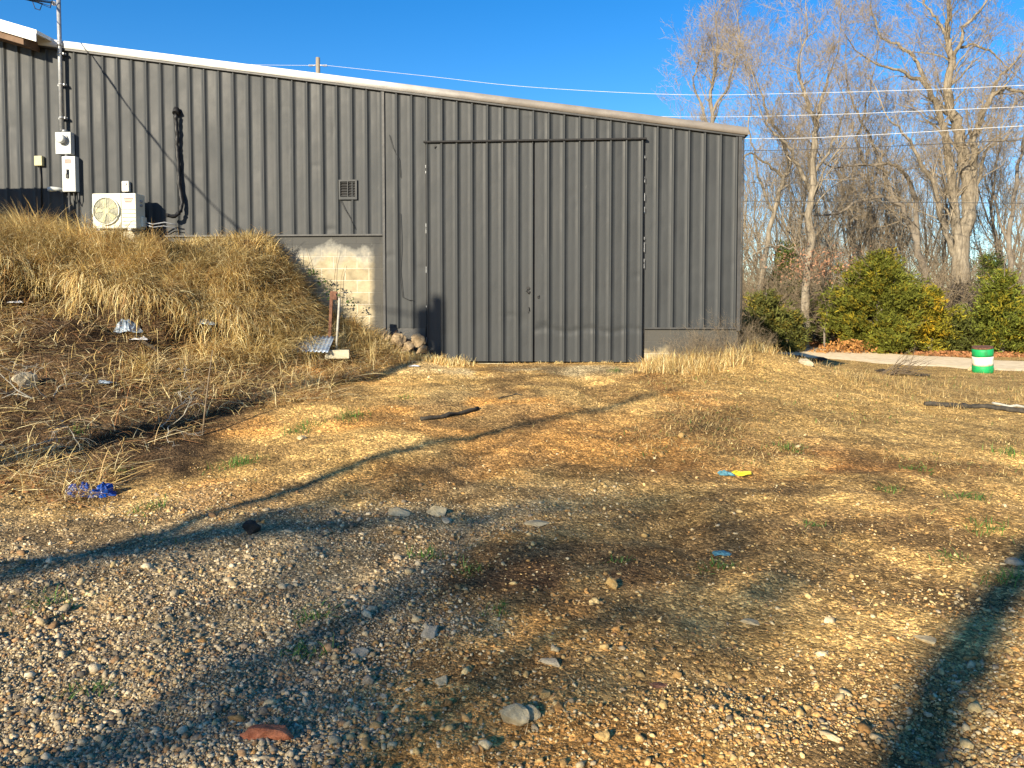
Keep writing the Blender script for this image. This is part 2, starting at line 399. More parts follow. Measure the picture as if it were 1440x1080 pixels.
# ------------------------------------------------------------------ ground sheet
def axis(a, b, st, ext_lo, ext_hi):
    c = list(np.arange(a, b, st)); s = st; x = a
    lo = []
    while x > ext_lo: s *= 1.12; x -= s; lo.append(x)
    s = st; x = c[-1]; hi = []
    while x < ext_hi: s *= 1.09; x += s; hi.append(x)
    return np.array(lo[::-1] + c + hi)
xs = axis(-8.5, 8.5, .045, -500, 500); ys = axis(1.6, 14.5, .045, -300, 700)
GX, GY = np.meshgrid(xs, ys); GZ = terrain(GX, GY)
def soil(x, y, z=None):
    """albedo of the bare ground"""
    if z is None: z = terrain(x, y)
    w = fbm(x * .8, y * .8, 21, 4); w2 = fbm(x * 2.3 + 5, y * 2.3, 31, 4)
    tan = np.array([.58, .365, .125]); orange = np.array([.58, .275, .07]); grey = np.array([.36, .27, .145])
    dark = np.array([.045, .028, .016]); field = np.array([.42, .27, .095]); litter = np.array([.24, .12, .05]); pale = np.array([.68, .56, .32])
    def mix(a, b, f): f = np.clip(f, 0, 1)[..., None]; return a * (1 - f) + b * f
    c = mix(tan[None] * np.ones(x.shape + (1,)), orange, sstep(.50, .68, w) * .75)
    # grey gravel spread, lower left
    g = sstep(.2, -.9, x - .25 * (y - 3) + (w - .5) * 2.2) * sstep(7.2, 5.2, y + (w2 - .5) * 2)
    c = mix(c, grey, g * .92)
    # red-brown damp patch and orange patches
    def blob(px, py, rx, ry, col, s):
        nonlocal c
        p = gp(px, py); f = np.exp(-(((x - p.x) / rx) ** 2 + ((y - p.y) / ry) ** 2)) * sstep(.3, .55, w2) * s
        c = mix(c, np.array(col), f)
    blob(810, 800, .55, .35, (.17, .065, .025), 1.2); blob(740, 812, .5, .2, (.12, .06, .03), 1.1)
    blob(1150, 650, 1.4, .6, (.40, .18, .05), 1.0); blob(1080, 560, 1.6, 1.0, (.38, .17, .055), 1.0)
    blob(1350, 730, 1.5, .5, (.42, .24, .08), .8)
    blob(760, 520, 1.8, .35, tuple(pale), 1.3); blob(660, 560, 1.6, 1.5, (.42, .30, .13), .8)
    # darker brown patches in the soil colour, mostly right of centre
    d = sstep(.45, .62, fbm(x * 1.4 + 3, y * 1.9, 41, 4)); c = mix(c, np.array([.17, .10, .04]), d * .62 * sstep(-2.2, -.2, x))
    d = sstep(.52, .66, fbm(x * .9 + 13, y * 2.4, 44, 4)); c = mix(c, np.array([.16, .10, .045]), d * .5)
    # field
    f = sstep(2.2, 3.6, x + (w - .5) * 2) * sstep(7.0, 8.6, y + (w2 - .5) * 1.5)
    c = mix(c, field, f); c = mix(c, field, sstep(13.5, 15, y))
    # the bank: brown leaf mould, dark soil with the scarp's overhang shade painted in
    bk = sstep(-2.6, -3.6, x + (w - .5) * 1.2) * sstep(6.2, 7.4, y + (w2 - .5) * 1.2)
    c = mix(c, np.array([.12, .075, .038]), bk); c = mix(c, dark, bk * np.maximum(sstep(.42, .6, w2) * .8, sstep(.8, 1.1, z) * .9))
    c = mix(c, litter, sstep(26, 31, y + 0 * x))
    return c
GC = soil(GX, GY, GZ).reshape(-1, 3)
nx, ny = len(xs), len(ys)
idx = np.arange(nx * ny).reshape(ny, nx)
faces = np.stack([idx[:-1, :-1], idx[:-1, 1:], idx[1:, 1:], idx[1:, :-1]], -1).reshape(-1, 4)
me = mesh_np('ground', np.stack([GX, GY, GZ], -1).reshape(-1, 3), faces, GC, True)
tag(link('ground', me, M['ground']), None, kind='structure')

# gravel road behind the building, running across to the right
RPTS = [(-30, 52), (0, 40), (8.5, 31.0), (13.5, 22.8), (20, 18.5), (34, 15), (70, 12)]
def smooth_path(P, k=12):
    P = [Vector((a, b, 0)) for a, b in P]; out = []
    for i in range(len(P) - 1):
        p0 = P[max(i - 1, 0)]; p1 = P[i]; p2 = P[i + 1]; p3 = P[min(i + 2, len(P) - 1)]
        for j in range(k):
            t = j / k
            out.append(.5 * ((2 * p1) + (p2 - p0) * t + (2 * p0 - 5 * p1 + 4 * p2 - p3) * t * t + (3 * p1 - p0 - 3 * p2 + p3) * t ** 3))
    return out + [P[-1]]
rp = smooth_path(RPTS); rv = []; K = 12
for i, p in enumerate(rp):
    t = (rp[min(i + 1, len(rp) - 1)] - rp[max(i - 1, 0)]).normalized(); nrm = Vector((-t.y, t.x, 0))
    for k in range(K + 1):
        wv = 2.0 + .25 * math.sin(i * 1.7) ; q = p + nrm * ((k / K - .5) * 2 * wv); rv.append((q.x, q.y))
rv = np.array(rv); rz = terrain(rv[:, 0], rv[:, 1]) + .03
rz = np.where((np.arange(len(rz)) % (K + 1) == 0) | (np.arange(len(rz)) % (K + 1) == K), rz - .05, rz)
ii = np.arange(len(rp) * (K + 1)).reshape(len(rp), K + 1)
rf = np.stack([ii[:-1, :-1], ii[:-1, 1:], ii[1:, 1:], ii[1:, :-1]], -1).reshape(-1, 4)
tag(link('gravel_road', mesh_np('gravel_road', np.column_stack([rv, rz]), rf, None, True), M['road']), None, kind='structure')

# ------------------------------------------------------------------ gravel (stuff)
ICO_V = None
def ico():
    bm = bmesh.new(); bmesh.ops.create_icosphere(bm, subdivisions=1, radius=1)
    v = np.array([p.co[:] for p in bm.verts]); f = np.array([[q.index for q in a.verts] for a in bm.faces]); bm.free(); return v, f
IV, IF = ico()
def rotmats(n):
    q = rng.normal(size=(n, 4)); q /= np.linalg.norm(q, axis=1)[:, None]; w, x, y, z = q.T
    return np.stack([1 - 2 * (y * y + z * z), 2 * (x * y - z * w), 2 * (x * z + y * w), 2 * (x * y + z * w), 1 - 2 * (x * x + z * z), 2 * (y * z - x * w), 2 * (x * z - y * w), 2 * (y * z + x * w), 1 - 2 * (x * x + y * y)], -1).reshape(n, 3, 3)
def pebbles(name, x, y, r, cols, label):
    n = len(x); z = terrain(x, y)
    V = IV[None] * (1 + rng.uniform(-.36, .3, (n, 12, 1)))
    V = V * (r[:, None, None] * np.stack([rng.uniform(.75, 1.35, n), rng.uniform(.6, 1.0, n), rng.uniform(.45, .9, n)], -1)[:, None, :])
    V = np.einsum('nij,nkj->nki', rotmats(n), V); V[:, :, 2] *= .8
    V += np.stack([x, y, z + r * .12], -1)[:, None, :]
    Fc = (IF[None] + (np.arange(n) * 12)[:, None, None]).reshape(-1, 3)
    C = np.repeat(cols, 12, axis=0)
    o = link(name, mesh_np(name, V.reshape(-1, 3), Fc, C), M['gravel']); tag(o, label, 'gravel', kind='stuff'); return o
n = 260000
Y = 1 / rng.uniform(1 / 11.5, 1 / 1.9, n); X = rng.uniform(-.82, .82, n) * Y
greyness = sstep(.2, -.9, X - .25 * (Y - 3) + (fbm(X * .8, Y * .8, 21, 4) - .5) * 2.2) * sstep(7.2, 5.2, Y)
dens = .12 + .88 * greyness; dens *= .25 + 1.2 * sstep(.35, .6, fbm(X * 1.1, Y * 1.1, 51, 4))
dens = np.maximum(dens, sstep(5, 3, Y) * sstep(.4, .6, fbm(X * .7 + 4, Y * .7, 52, 3)) * .8)
dens *= 1 - sstep(-2.6, -3.6, X) * sstep(6.2, 7.4, Y); dens *= 1 - sstep(2.4, 3.8, X) * sstep(7, 8.5, Y) * .9
ok = rng.uniform(size=n) < dens
X, Y, greyness = X[ok], Y[ok], greyness[ok]; n = len(X)
r = np.clip(np.exp(rng.normal(math.log(.0043), .55, n)), .0026, .030) * (1 + .05 * Y)
pal_g = np.array([[.38, .33, .24], [.52, .46, .34], [.26, .22, .17], [.46, .38, .24], [.32, .21, .12], [.62, .55, .41], [.20, .18, .15]])
pal_t = np.array([[.56, .38, .15], [.64, .47, .21], [.50, .30, .11], [.38, .24, .10], [.66, .52, .29], [.50, .27, .09], [.30, .19, .09]])
pal_g = pal_g * np.array([1.04, .95, .80]); pg = pal_g[rng.integers(0, 7, n)]; pt = pal_t[rng.integers(0, 7, n)]
sel = (rng.uniform(size=n) < greyness * .85 + .08)[:, None]
pebbles('gravel', X, Y, r, np.where(sel, pg, pt * .88) * rng.uniform(.6, 1.12, (n, 1)), 'loose grey and tan gravel spread over the dirt yard')

# ------------------------------------------------------------------ grass blades
def blades(x, y, L, W, a0, a1, head, cols, z=None, tipc=1.15):
    """curved tapered blades. a0,a1 = angle from vertical at root and tip"""
    n = len(x); z = terrain(x, y) if z is None else z
    S = 4; P = np.zeros((n, S + 1, 3)); P[:, 0] = np.stack([x, y, z - .005], -1)
    h = np.stack([np.cos(head), np.sin(head)], -1)
    for s in range(S):
        a = a0 + (a1 - a0) * (s + .5) / S
        P[:, s + 1, :2] = P[:, s, :2] + h * (np.sin(a) * L / S)[:, None]; P[:, s + 1, 2] = P[:, s, 2] + np.cos(a) * L / S
    side = np.stack([-h[:, 1], h[:, 0], np.zeros(n)], -1); tw = rng.uniform(-.6, .6, n)
    side[:, 2] = tw; side /= np.linalg.norm(side, axis=1)[:, None]
    V = np.zeros((n, 2 * S + 1, 3)); C = np.zeros((n, 2 * S + 1, 3))
    for s in range(S):
        wv = (W * (1 - .75 * s / S))[:, None] * .5
        V[:, 2 * s] = P[:, s] - side * wv; V[:, 2 * s + 1] = P[:, s] + side * wv
        k = 1 + (tipc - 1) * s / S; C[:, 2 * s] = cols * k; C[:, 2 * s + 1] = cols * k
    V[:, -1] = P[:, -1]; C[:, -1] = cols * tipc
    b = (np.arange(n) * (2 * S + 1))[:, None]
    Q = np.concatenate([b + np.array([[2 * s, 2 * s + 1, 2 * s + 3, 2 * s + 2]]) for s in range(S - 1)])
    T = b + np.array([[2 * S - 2, 2 * S - 1, 2 * S]])
    return V.reshape(-1, 3), Q, T, C.reshape(-1, 3)
def grass_obj(name, parts, label, cat='grass', kind='stuff'):
    Vs, Qs, Ts, Cs = [], [], [], []; off = 0
    for V, Q, T, C in parts:
        Vs.append(V); Qs.append(Q + off); Ts.append(T + off); Cs.append(C); off += len(V)
    o = link(name, mesh_np(name, np.concatenate(Vs), [np.concatenate(Qs), np.concatenate(Ts)], np.clip(np.concatenate(Cs), 0, 1)), M['grass'])
    return tag(o, label, cat, kind=kind)
GOLD = np.array([[.72, .55, .22], [.82, .68, .34], [.62, .45, .17], [.48, .31, .12], [.86, .74, .42], [.34, .20, .08]])
BROWN = np.array([[.28, .18, .09], [.42, .29, .14], [.17, .10, .05], [.52, .39, .21], [.32, .16, .07]])
STRAW = np.array([[.48, .33, .13], [.36, .24, .09], [.60, .45, .21], [.27, .17, .07], [.30, .24, .10]])
GREEN = np.array([[.05, .12, .02], [.08, .17, .03], [.04, .09, .02], [.12, .19, .05]])
def pick(P, n): return P[rng.integers(0, len(P), n)] * rng.uniform(.75, 1.2, (n, 1))
def grad(x, y):
    e = .15; gx = (tps(x + e, y) - tps(x - e, y)) / (2 * e); gy = (tps(x, y + e) - tps(x, y - e)) / (2 * e); return gx, gy
# --- long golden grass on the bank, in clumps combed downhill
def bank_grass():
    parts = []
    n = 5600
    x = rng.uniform(-11, -1.9, n); y = rng.uniform(9.2, 13.35, n); z = tps(x, y)
    yw = 12.9 - (x + 1) * math.tan(WA)
    lv = np.clip(.95 + .25 * (-4.3 - x), .85, 1.5); nz_ = (fbm(x * .9, y * .9, 61, 3) - .5)
    dens = sstep(lv + .25, lv + .6, z + nz_ * .7); dens = np.maximum(dens, sstep(-4.9, -4.2, x + nz_) * sstep(.66, .9, z) * .95); dens *= .35 + 1.3 * sstep(.30, .55, fbm(x * 1.6, y * 1.6, 63, 3))
    ok = (rng.uniform(size=n) < dens) & (y < yw - .06) & ~((x > -7.1) & (x < -5.4) & (y > 12.0)); x, y = x[ok], y[ok]
    gx, gy = grad(x, y); dh = np.arctan2(-gy, -gx)
    K = 26; m = len(x)
    cl = rng.uniform(.6, 1.15, m) * (.45 + 1.0 * fbm(x * 1.3, y * 1.3, 66, 3)) * (1 - .45 * sstep(11.6, 12.6, y)); tone = pick(GOLD, m) * (.15 + 1.35 * fbm(x * 2.1, y * 2.1, 67, 3))[:, None]
    X = np.repeat(x, K) + rng.normal(0, .05, m * K); Yy = np.repeat(y, K) + rng.normal(0, .05, m * K); N_ = m * K
    keep = Yy < 12.9 - (X + 1) * math.tan(WA) - .03; 
    L = np.repeat(cl, K) * rng.uniform(.25, .62, N_)
    slope = np.repeat(np.hypot(gx, gy), K)
    a0 = rng.normal(.35, .25, N_) + .25 * np.clip(slope, 0, 1.5); a1 = a0 + rng.uniform(.6, 2.2, N_)
    head = np.repeat(dh + rng.normal(0, 1.1, m), K) + rng.normal(0, .6, N_)
    c = .7 * np.repeat(tone, K, axis=0) + .3 * pick(GOLD, N_)
    s = keep
    parts.append(blades(X[s], Yy[s], L[s], rng.uniform(.006, .014, s.sum()), a0[s], a1[s], head[s], c[s]))
    # turf hanging over the eroded scarp
    n2 = 30000; xx = rng.uniform(-11, -3.2, n2); yy = rng.uniform(9.3, 12.6, n2); zz = terrain(xx, yy); z3 = terrain(xx + .05, yy - .16)
    lv2 = np.clip(.95 + .25 * (-4.3 - xx), .85, 1.5); o2 = (zz > lv2 + .42) & (zz - z3 > .10) & (z3 < lv2 + .6); xx, yy = xx[o2][:700], yy[o2][:700]; m2 = len(xx); K2 = 24; n3 = m2 * K2
    g1, g2 = grad(xx, yy); d2 = np.repeat(np.arctan2(-g2, -g1), K2); b0 = np.repeat(rng.normal(.7, .35, m2), K2) + rng.normal(.1, .3, n3)
    parts.append(blades(np.repeat(xx, K2) + rng.normal(0, .05, n3), np.repeat(yy, K2) + rng.normal(0, .05, n3), np.repeat(rng.uniform(.22, .62, m2), K2) * rng.uniform(.6, 1.1, n3), rng.uniform(.006, .012, n3), b0, b0 + rng.uniform(1.3, 2.2, n3), d2 + np.repeat(rng.normal(0, .6, m2), K2) + rng.normal(0, .4, n3), pick(GOLD, n3) * np.repeat(rng.uniform(.5, 1.1, m2), K2)[:, None]))
    # taller loose stems
    q = rng.integers(0, m, 1500); 
    parts.append(blades(x[q], y[q], rng.uniform(.2, .6, 1500), rng.uniform(.004, .007, 1500), rng.uniform(.1, .8, 1500), rng.uniform(1.2, 2.3, 1500), rng.uniform(0, 6.3, 1500), pick(GOLD, 1500)))
    grass_obj('bank_grass', parts, 'long golden dead grass combed down over the top of the earth bank')
bank_grass()
# --- brown broken stalks and leaf mould on the lower slope
def slope_litter():
    n = 95000; x = rng.uniform(-10, -1.3, n); y = rng.uniform(5.8, 12.8, n); z = tps(x, y)
    w = fbm(x * .9, y * .9, 71, 4)
    edge = -2.2 - .28 * (12 - y) + (w - .5) * 1.6
    ok = (x < edge) & (z < 2.2) & (rng.uniform(size=n) < .25 + 1.1 * sstep(.38, .62, w)) & (y > 6.2 + (w - .5) * 2)
    x, y = x[ok], y[ok]; n = len(x)
    up = rng.uniform(size=n) < .22
    a0 = np.where(up, rng.uniform(.1, .9, n), rng.uniform(1.1, 1.6, n)); a1 = a0 + np.where(up, rng.uniform(.5, 1.4, n), rng.uniform(.0, .5, n))
    L = np.where(up, rng.uniform(.1, .38, n), rng.uniform(.12, .6, n) ** 1.15); W = rng.uniform(.004, .010, n)
    wob = terrain(x, y) + np.where(up, 0, rng.uniform(.005, .07, n))
    c = np.where((rng.uniform(size=n) < .62)[:, None], pick(GOLD, n) * .95, pick(BROWN, n) * 1.2)
    grass_obj('dry_stalks', [blades(x, y, L, W, a0, a1, rng.uniform(0, 6.3, n), c, wob)], 'broken brown stalks and leaf litter covering the lower slope of the bank')
slope_litter()
# --- short dead grass on the yard and field
def field_grass():
    parts = []
    n = 230000; Y = 1 / rng.uniform(1 / 24, 1 / 5.0, n); X = rng.uniform(-.5, .95, n) * Y
    w = fbm(X * .9, Y * 1.1, 81, 4); w2 = fbm(X * 2.7, Y * 2.7, 82, 3)
    f = sstep(1.2, 3.2, X + (w - .5) * 4) * sstep(5.6, 8.6, Y + (w2 - .5) * 3)
    f = np.maximum(f, .55 * sstep(-1.0, -2.2, X + .1 * (Y - 9)) * sstep(8.2, 9.5, Y))          # foot of the bank
    f = np.maximum(f, sstep(11.2, 12.2, Y + (w - .5) * 1.6) * .4); f = np.maximum(f, sstep(13, 14, Y)); f = np.maximum(f, .10 * sstep(.5, .7, w2))
    dens = f * (.08 + .95 * sstep(.40, .64, w))
    # nothing on the road or in the building
    rd = np.array([[p.x, p.y] for p in rp]); dmin = np.full(n, 99.); f = f * (1 - .85 * sstep(16, 18.5, Y))
    far = Y > 14
    for q in rd: dmin[far] = np.minimum(dmin[far], np.hypot(X[far] - q[0], Y[far] - q[1]))
    yw = 12.9 - (X + 1) * math.tan(WA); ins = (X < 4.0) & (Y > yw - .03)
    ok = (rng.uniform(size=n) < dens) & (dmin > 2.0) & ~ins
    X, Y, w = X[ok], Y[ok], w[ok]; n = len(X)
    L = rng.uniform(.025, .085, n) * (.5 + .8 * w) * (1 + .8 * sstep(11, 15, Y)); W = rng.uniform(.003, .006, n) * (1 + .05 * Y)
    a0 = rng.uniform(.3, 1.6, n)
    c = np.where((rng.uniform(size=n) < .06)[:, None], pick(GREEN, n) * 1.5, pick(STRAW, n))
    parts.append(blades(X, Y, L, W, a0, a0 + rng.uniform(.2, 1.2, n), rng.uniform(0, 6.3, n), c))
    grass_obj('field_grass', parts, 'short dead grass over the yard and the field on the right')
    # thin straw on the near dirt
    n = 26000; Y = 1 / rng.uniform(1 / 9, 1 / 2.0, n); X = rng.uniform(-.75, .8, n) * Y
    w = fbm(X * 1.3 + 7, Y * 1.3, 91, 4)
    p1 = gp(985, 905); near = np.exp(-(((X - p1.x - .35 * (Y - p1.y) * -1) / .5) ** 2 + ((Y - p1.y) / .9) ** 2))
    dens = np.maximum(sstep(.52, .68, w) * .5, near * .9) * (1 - .85 * sstep(.2, -.9, X - .25 * (Y - 3)))
    ok = rng.uniform(size=n) < dens; X, Y = X[ok], Y[ok]; n = len(X)
    a0 = rng.uniform(.9, 1.6, n)
    grass_obj('straw_litter', [blades(X, Y, rng.uniform(.015, .07, n), rng.uniform(.0012, .003, n), a0, a0 + rng.uniform(-.3, .5, n), rng.uniform(0, 6.3, n), pick(np.concatenate([STRAW, BROWN]), n), terrain(X, Y) + rng.uniform(0, .012, n))],
              'wisps of dead straw scattered over the near dirt', 'straw')
field_grass()
# --- tall weeds at the foot of the wall right of the door, and at the door corner
def tufts(name, spots, L, label, pal, K=60, sp=.12, kind='stuff', W=(.004, .008), cat='grass', lean=.5):
    xs_, ys_, Ls = [], [], []
    for (x, y, s) in spots:
        k = int(K * s); xs_.append(x + rng.normal(0, sp * s, k)); ys_.append(y + rng.normal(0, sp * s * .8, k)); Ls.append(rng.uniform(L[0], L[1], k) * s)
    x = np.concatenate(xs_); y = np.concatenate(ys_); l = np.concatenate(Ls); n = len(x)
    yw = 12.9 - (x + 1) * math.tan(WA); ok = ~((x < 3.9) & (y > yw - .04)); x, y, l = x[ok], y[ok], l[ok]; n = len(x)
    a0 = rng.uniform(0, lean, n)
    return grass_obj(name, [blades(x, y, l, rng.uniform(W[0], W[1], n), a0, a0 + rng.uniform(.4, 1.5, n), rng.uniform(0, 6.3, n), pick(pal, n))], label, cat, kind)
sp = []
for i in range(80):
    px = random.uniform(905, 1090); g = at(px, 500, 12.55); yv = 12.45 - random.random() * .9
    if px > 1045: yv = 12.2 + random.random() * 1.6
    sp.append(((px - 720) / F * yv, yv, random.uniform(.5, 1.1)))
tufts('wall_grass', sp, (.15, .38), 'straw-coloured tall grass at the foot of the wall right of the doors', np.concatenate([GOLD, STRAW]), 70, .13)
sp = []
for i in range(34):
    sp.append((random.uniform(-1.75, -.75), 12.75 - random.random() * .45, random.uniform(.4, .8)))
for i in range(16):
    sp.append((random.uniform(-2.0, -1.45), 12.5 - random.random() * .15, random.uniform(.5, .9)))
for i in range(26):
    sp.append((random.uniform(-.8, 2.1), 12.82 - random.random() * .25, random.uniform(.15, .35)))
tufts('door_grass', sp, (.12, .28), 'pale yellow grass along the sill of the big doors', GOLD * 1.1, 60, .10)
# ragged bunches in the field
sp = []
for i in range(190):
    yv = random.uniform(10.2, 19); xv = random.uniform(.36, .74) * yv
    if random.random() < .75 and yv < 15.5: sp.append((xv, yv, random.uniform(.25, .8)))
tufts('field_bunches', sp, (.10, .30), 'ragged straw bunches standing in the field before the road', STRAW, 40, .16)
sp = []
for (px, py, s) in ((330, 655, 1.2), (345, 650, 1), (215, 716, 1), (430, 600, 1.1), (420, 608, .9), (500, 585, 1), (110, 610, .8), (165, 665, .7), (250, 550, .8), (866, 523, .8), (1110, 633, .9), (1385, 745, .9),
                    (1340, 787, .6), (1147, 740, .5), (1010, 800, .7), (600, 782, .8), (660, 806, .7), (70, 850, .8), (125, 975, .7), (440, 872, .7), (430, 920, .7), (1410, 820, .8), (490, 590, .9), (570, 560, .7),
                    (1360, 700, .9), (1290, 660, .8), (700, 860, .5), (870, 790, .5), (390, 490, 1.3), (375, 494, 1.1), (1250, 690, .7), (1420, 640, 1)):
    p = gp(px, py); sp.append((p.x, p.y, s))
tufts('green_tufts', sp, (.05, .14), 'low dark green grass tufts dotted over the yard', GREEN * 1.2, 80, .09, W=(.004, .008), lean=1.0)

# ------------------------------------------------------------------ tubes for trees
class Tubes:
    def __init__(s): s.g = {}
    def add(s, pts, r, sides): s.g.setdefault((len(pts), sides), []).append((pts, r))
    def mesh(s, name):
        Vs, Fs, off = [], [], 0
        for (k, n), L in s.g.items():
            P = np.array([a for a, _ in L], float); Rr = np.array([b for _, b in L], float); m = len(L)
            T = np.empty_like(P); T[:, 1:-1] = P[:, 2:] - P[:, :-2]; T[:, 0] = P[:, 1] - P[:, 0]; T[:, -1] = P[:, -1] - P[:, -2]
            T /= np.linalg.norm(T, axis=2, keepdims=True) + 1e-9
            ref = np.where(np.abs(T[:, :1, 2:3]) < .85, np.array([[[0, 0, 1.]]]), np.array([[[1., 0, 0]]])) * np.ones((m, k, 1))
            A = np.cross(T, ref); A /= np.linalg.norm(A, axis=2, keepdims=True) + 1e-9; B = np.cross(T, A)
            an = np.arange(n) * 2 * np.pi / n
            V = P[:, :, None] + Rr[:, :, None, None] * (A[:, :, None] * np.cos(an)[:, None] + B[:, :, None] * np.sin(an)[:, None])
            Vs.append(V.reshape(-1, 3))
            base = (np.arange(m) * k * n)[:, None, None] + (np.arange(k - 1) * n)[None, :, None]; j = np.arange(n)[None, None]
            j2 = (j + 1) % n
            q = np.stack([base + j, base + j2, base + n + j2, base + n + j], -1).reshape(-1, 4)
            Fs.append(q + off); off += m * k * n
        return mesh_np(name, np.concatenate(Vs), np.concatenate(Fs), None, True)
def rvec(s=1): return Vector((random.gauss(0, s), random.gauss(0, s), random.gauss(0, s)))
def grow(thick, thin, p, d, L, r, lev, maxlev, up=.12, wand=.16, nch=(4, 7), ratio=.62, ang=(.5, 1.05), rmin=.004, cut=.035, seg=6):
    pts = [tuple(p)]; rs = [r]; q = Vector(p); d = Vector(d).normalized(); kids = []
    endr = r * (.35 if lev < maxlev else .3)
    for i in range(seg):
        d = (d + rvec(wand) + Vector((0, 0, up))).normalized(); q = q + d * (L / seg)
        pts.append(tuple(q)); rs.append(r + (endr - r) * (i + 1) / seg); kids.append((q.copy(), d.copy(), rs[-1]))
    (thick if r > cut else thin).add(pts, rs, 7 if r > cut else (4 if r > .012 else 3))
    if lev >= maxlev: return
    n = random.randint(*nch)
    for k in range(n):
        i = min(seg - 1, int((.25 + .75 * (k + random.random()) / n) * seg)); q, dd, rr = kids[i]
        side = dd.cross(rvec()).normalized(); a = random.uniform(*ang)
        nd = dd * math.cos(a) + side * math.sin(a)
        grow(thick, thin, q, nd, L * ratio * random.uniform(.65, 1.15), max(rr * random.uniform(.5, .72), rmin), lev + 1, maxlev, up, wand * 1.1, nch, ratio, ang, rmin, cut, seg if lev < 1 else 5)
    q, dd, rr = kids[-1]
    grow(thick, thin, q, dd, L * ratio, max(rr, rmin), lev + 1, maxlev, up, wand * 1.1, nch, ratio, ang, rmin, cut, seg if lev < 1 else 5)

def tree_from(name, label, limbs, Y, base=None, sub=1.0, group=None, barkm='bark', twigm='twig', seedv=1, lvl=3, rmin=.0055, rs_=.85):
    """limbs: list of (pixels list, r0, r1) traced at distance Y; side branches are grown from them"""
    random.seed(seedv)
    thick, thin = Tubes(), Tubes()
    b0 = at(*limbs[0][0][0], Y); b0.z = tz(b0.x, b0.y) - .1
    for k, (pl, r0, r1) in enumerate(limbs):
        r0 *= rs_; r1 *= rs_
        dz = 0 if k == 0 else random.uniform(-1.6, 1.6); P = []
        for i, (a, b) in enumerate(pl):
            yy = Y + (dz * (i / max(1, len(pl) - 1)) if k else 0)
            P.append(at(a, b, yy) - b0)
        # resample finer with wobble
        Q = []
        for i in range(len(P) - 1):
            for j in range(4):
                t = j / 4; Q.append(P[i].lerp(P[i + 1], t) + rvec(.035))
        Q.append(P[-1]); m = len(Q)
        if k == 0: Q[0] = Vector((Q[0].x, Q[0].y, 0))
        rs = [r0 + (r1 - r0) * i / (m - 1) for i in range(m)]
        if k == 0: rs[0] *= 1.35; rs[1] *= 1.12
        thick.add([tuple(v) for v in Q], rs, 9) if False else thick.g.setdefault((m, 9), []).append(([tuple(v) for v in Q], rs))
        # side branches
        lo = 0.35 if k == 0 else .12
        L = sum((Q[i + 1] - Q[i]).length for i in range(m - 1)); nb = int(L * 1.35 * sub)
        for _ in range(nb):
            t = random.uniform(lo, 1); i = min(m - 2, int(t * (m - 1))); dd = (Q[i + 1] - Q[i]).normalized()
            side = dd.cross(rvec()).normalized(); a = random.uniform(.6, 1.2); nd = dd * math.cos(a) + side * math.sin(a) + Vector((0, 0, .25))
            rr = max(rs[i] * random.uniform(.18, .36), .014)
            grow(thick, thin, Q[i], nd, min(2.6, .9 + rr * 26) * random.uniform(.6, 1.2), rr, 1, lvl + 1, .10, .2, (3, 5), .62, (.5, 1.1), rmin, .03, 5)
        dd = (Q[-1] - Q[-2]).normalized()
        grow(thick, thin, Q[-1], dd, 2.0, r1, 1, lvl + 1, .1, .2, (5, 7), .62, (.4, 1.0), rmin, .03, 5)
    root = thing(name, label, 'tree', b0, 0, group)
    link('trunk', thick.mesh('trunk'), M[barkm], root)
    if thin.g: link('crown', thin.mesh('crown'), M[twigm], root)
    return root

YB = 30
tree_from('bare_tree', 'biggest bare tree, its forked pale trunk rising left of the right-edge cedars', [
    ([(1352, 470), (1352, 400), (1353, 330), (1362, 300), (1361, 245), (1349, 187), (1336, 155), (1332, 125), (1338, 87), (1332, 52), (1335, 17), (1333, -40)], .44, .07),
    ([(1346, 405), (1345, 315), (1338, 250), (1329, 181), (1314, 140), (1300, 117), (1274, 102), (1236, 92)], .26, .05),
    ([(1303, 120), (1296, 100), (1282, 79), (1262, 61), (1239, 54), (1230, 23), (1222, -10)], .11, .03),
    ([(1360, 330), (1370, 262), (1370, 198), (1381, 163), (1396, 131), (1414, 125), (1440, 128), (1455, 150)], .22, .05),
    ([(1370, 290), (1376, 250), (1384, 219), (1399, 198), (1419, 198), (1450, 190)], .11, .03),
    ([(1396, 131), (1405, 110), (1425, 90), (1450, 60)], .09, .03),
    ([(1340, 360), (1326, 315), (1311, 254), (1291, 219), (1274, 190), (1250, 169)], .16, .04),
    ([(1338, 87), (1347, 67), (1355, 38), (1379, 15), (1400, -20)], .12, .03),
    ([(1347, 67), (1370, 61), (1399, 76), (1412, 92)], .08, .03),
    ([(1332, 52), (1315, 25), (1300, 5), (1290, -30)], .08, .03)], YB, seedv=3, sub=1.5, rs_=.74)
tree_from('bare_tree', 'bare tree with one straight pale trunk, nearest to the right of the building', [
    ([(1132, 488), (1133, 430), (1136, 380), (1139, 315), (1142, 260), (1145, 205), (1145, 175), (1137, 146), (1128, 122), (1122, 95)], .21, .05),
    ([(1145, 190), (1152, 160), (1160, 117), (1172, 90)], .11, .03),
    ([(1141, 270), (1120, 230), (1108, 205), (1088, 187), (1075, 170)], .10, .03),
    ([(1143, 245), (1165, 215), (1180, 180), (1190, 150)], .08, .03),
    ([(1135, 370), (1115, 350), (1080, 345), (1050, 365)], .05, .02)], 29, seedv=5, sub=1.3)
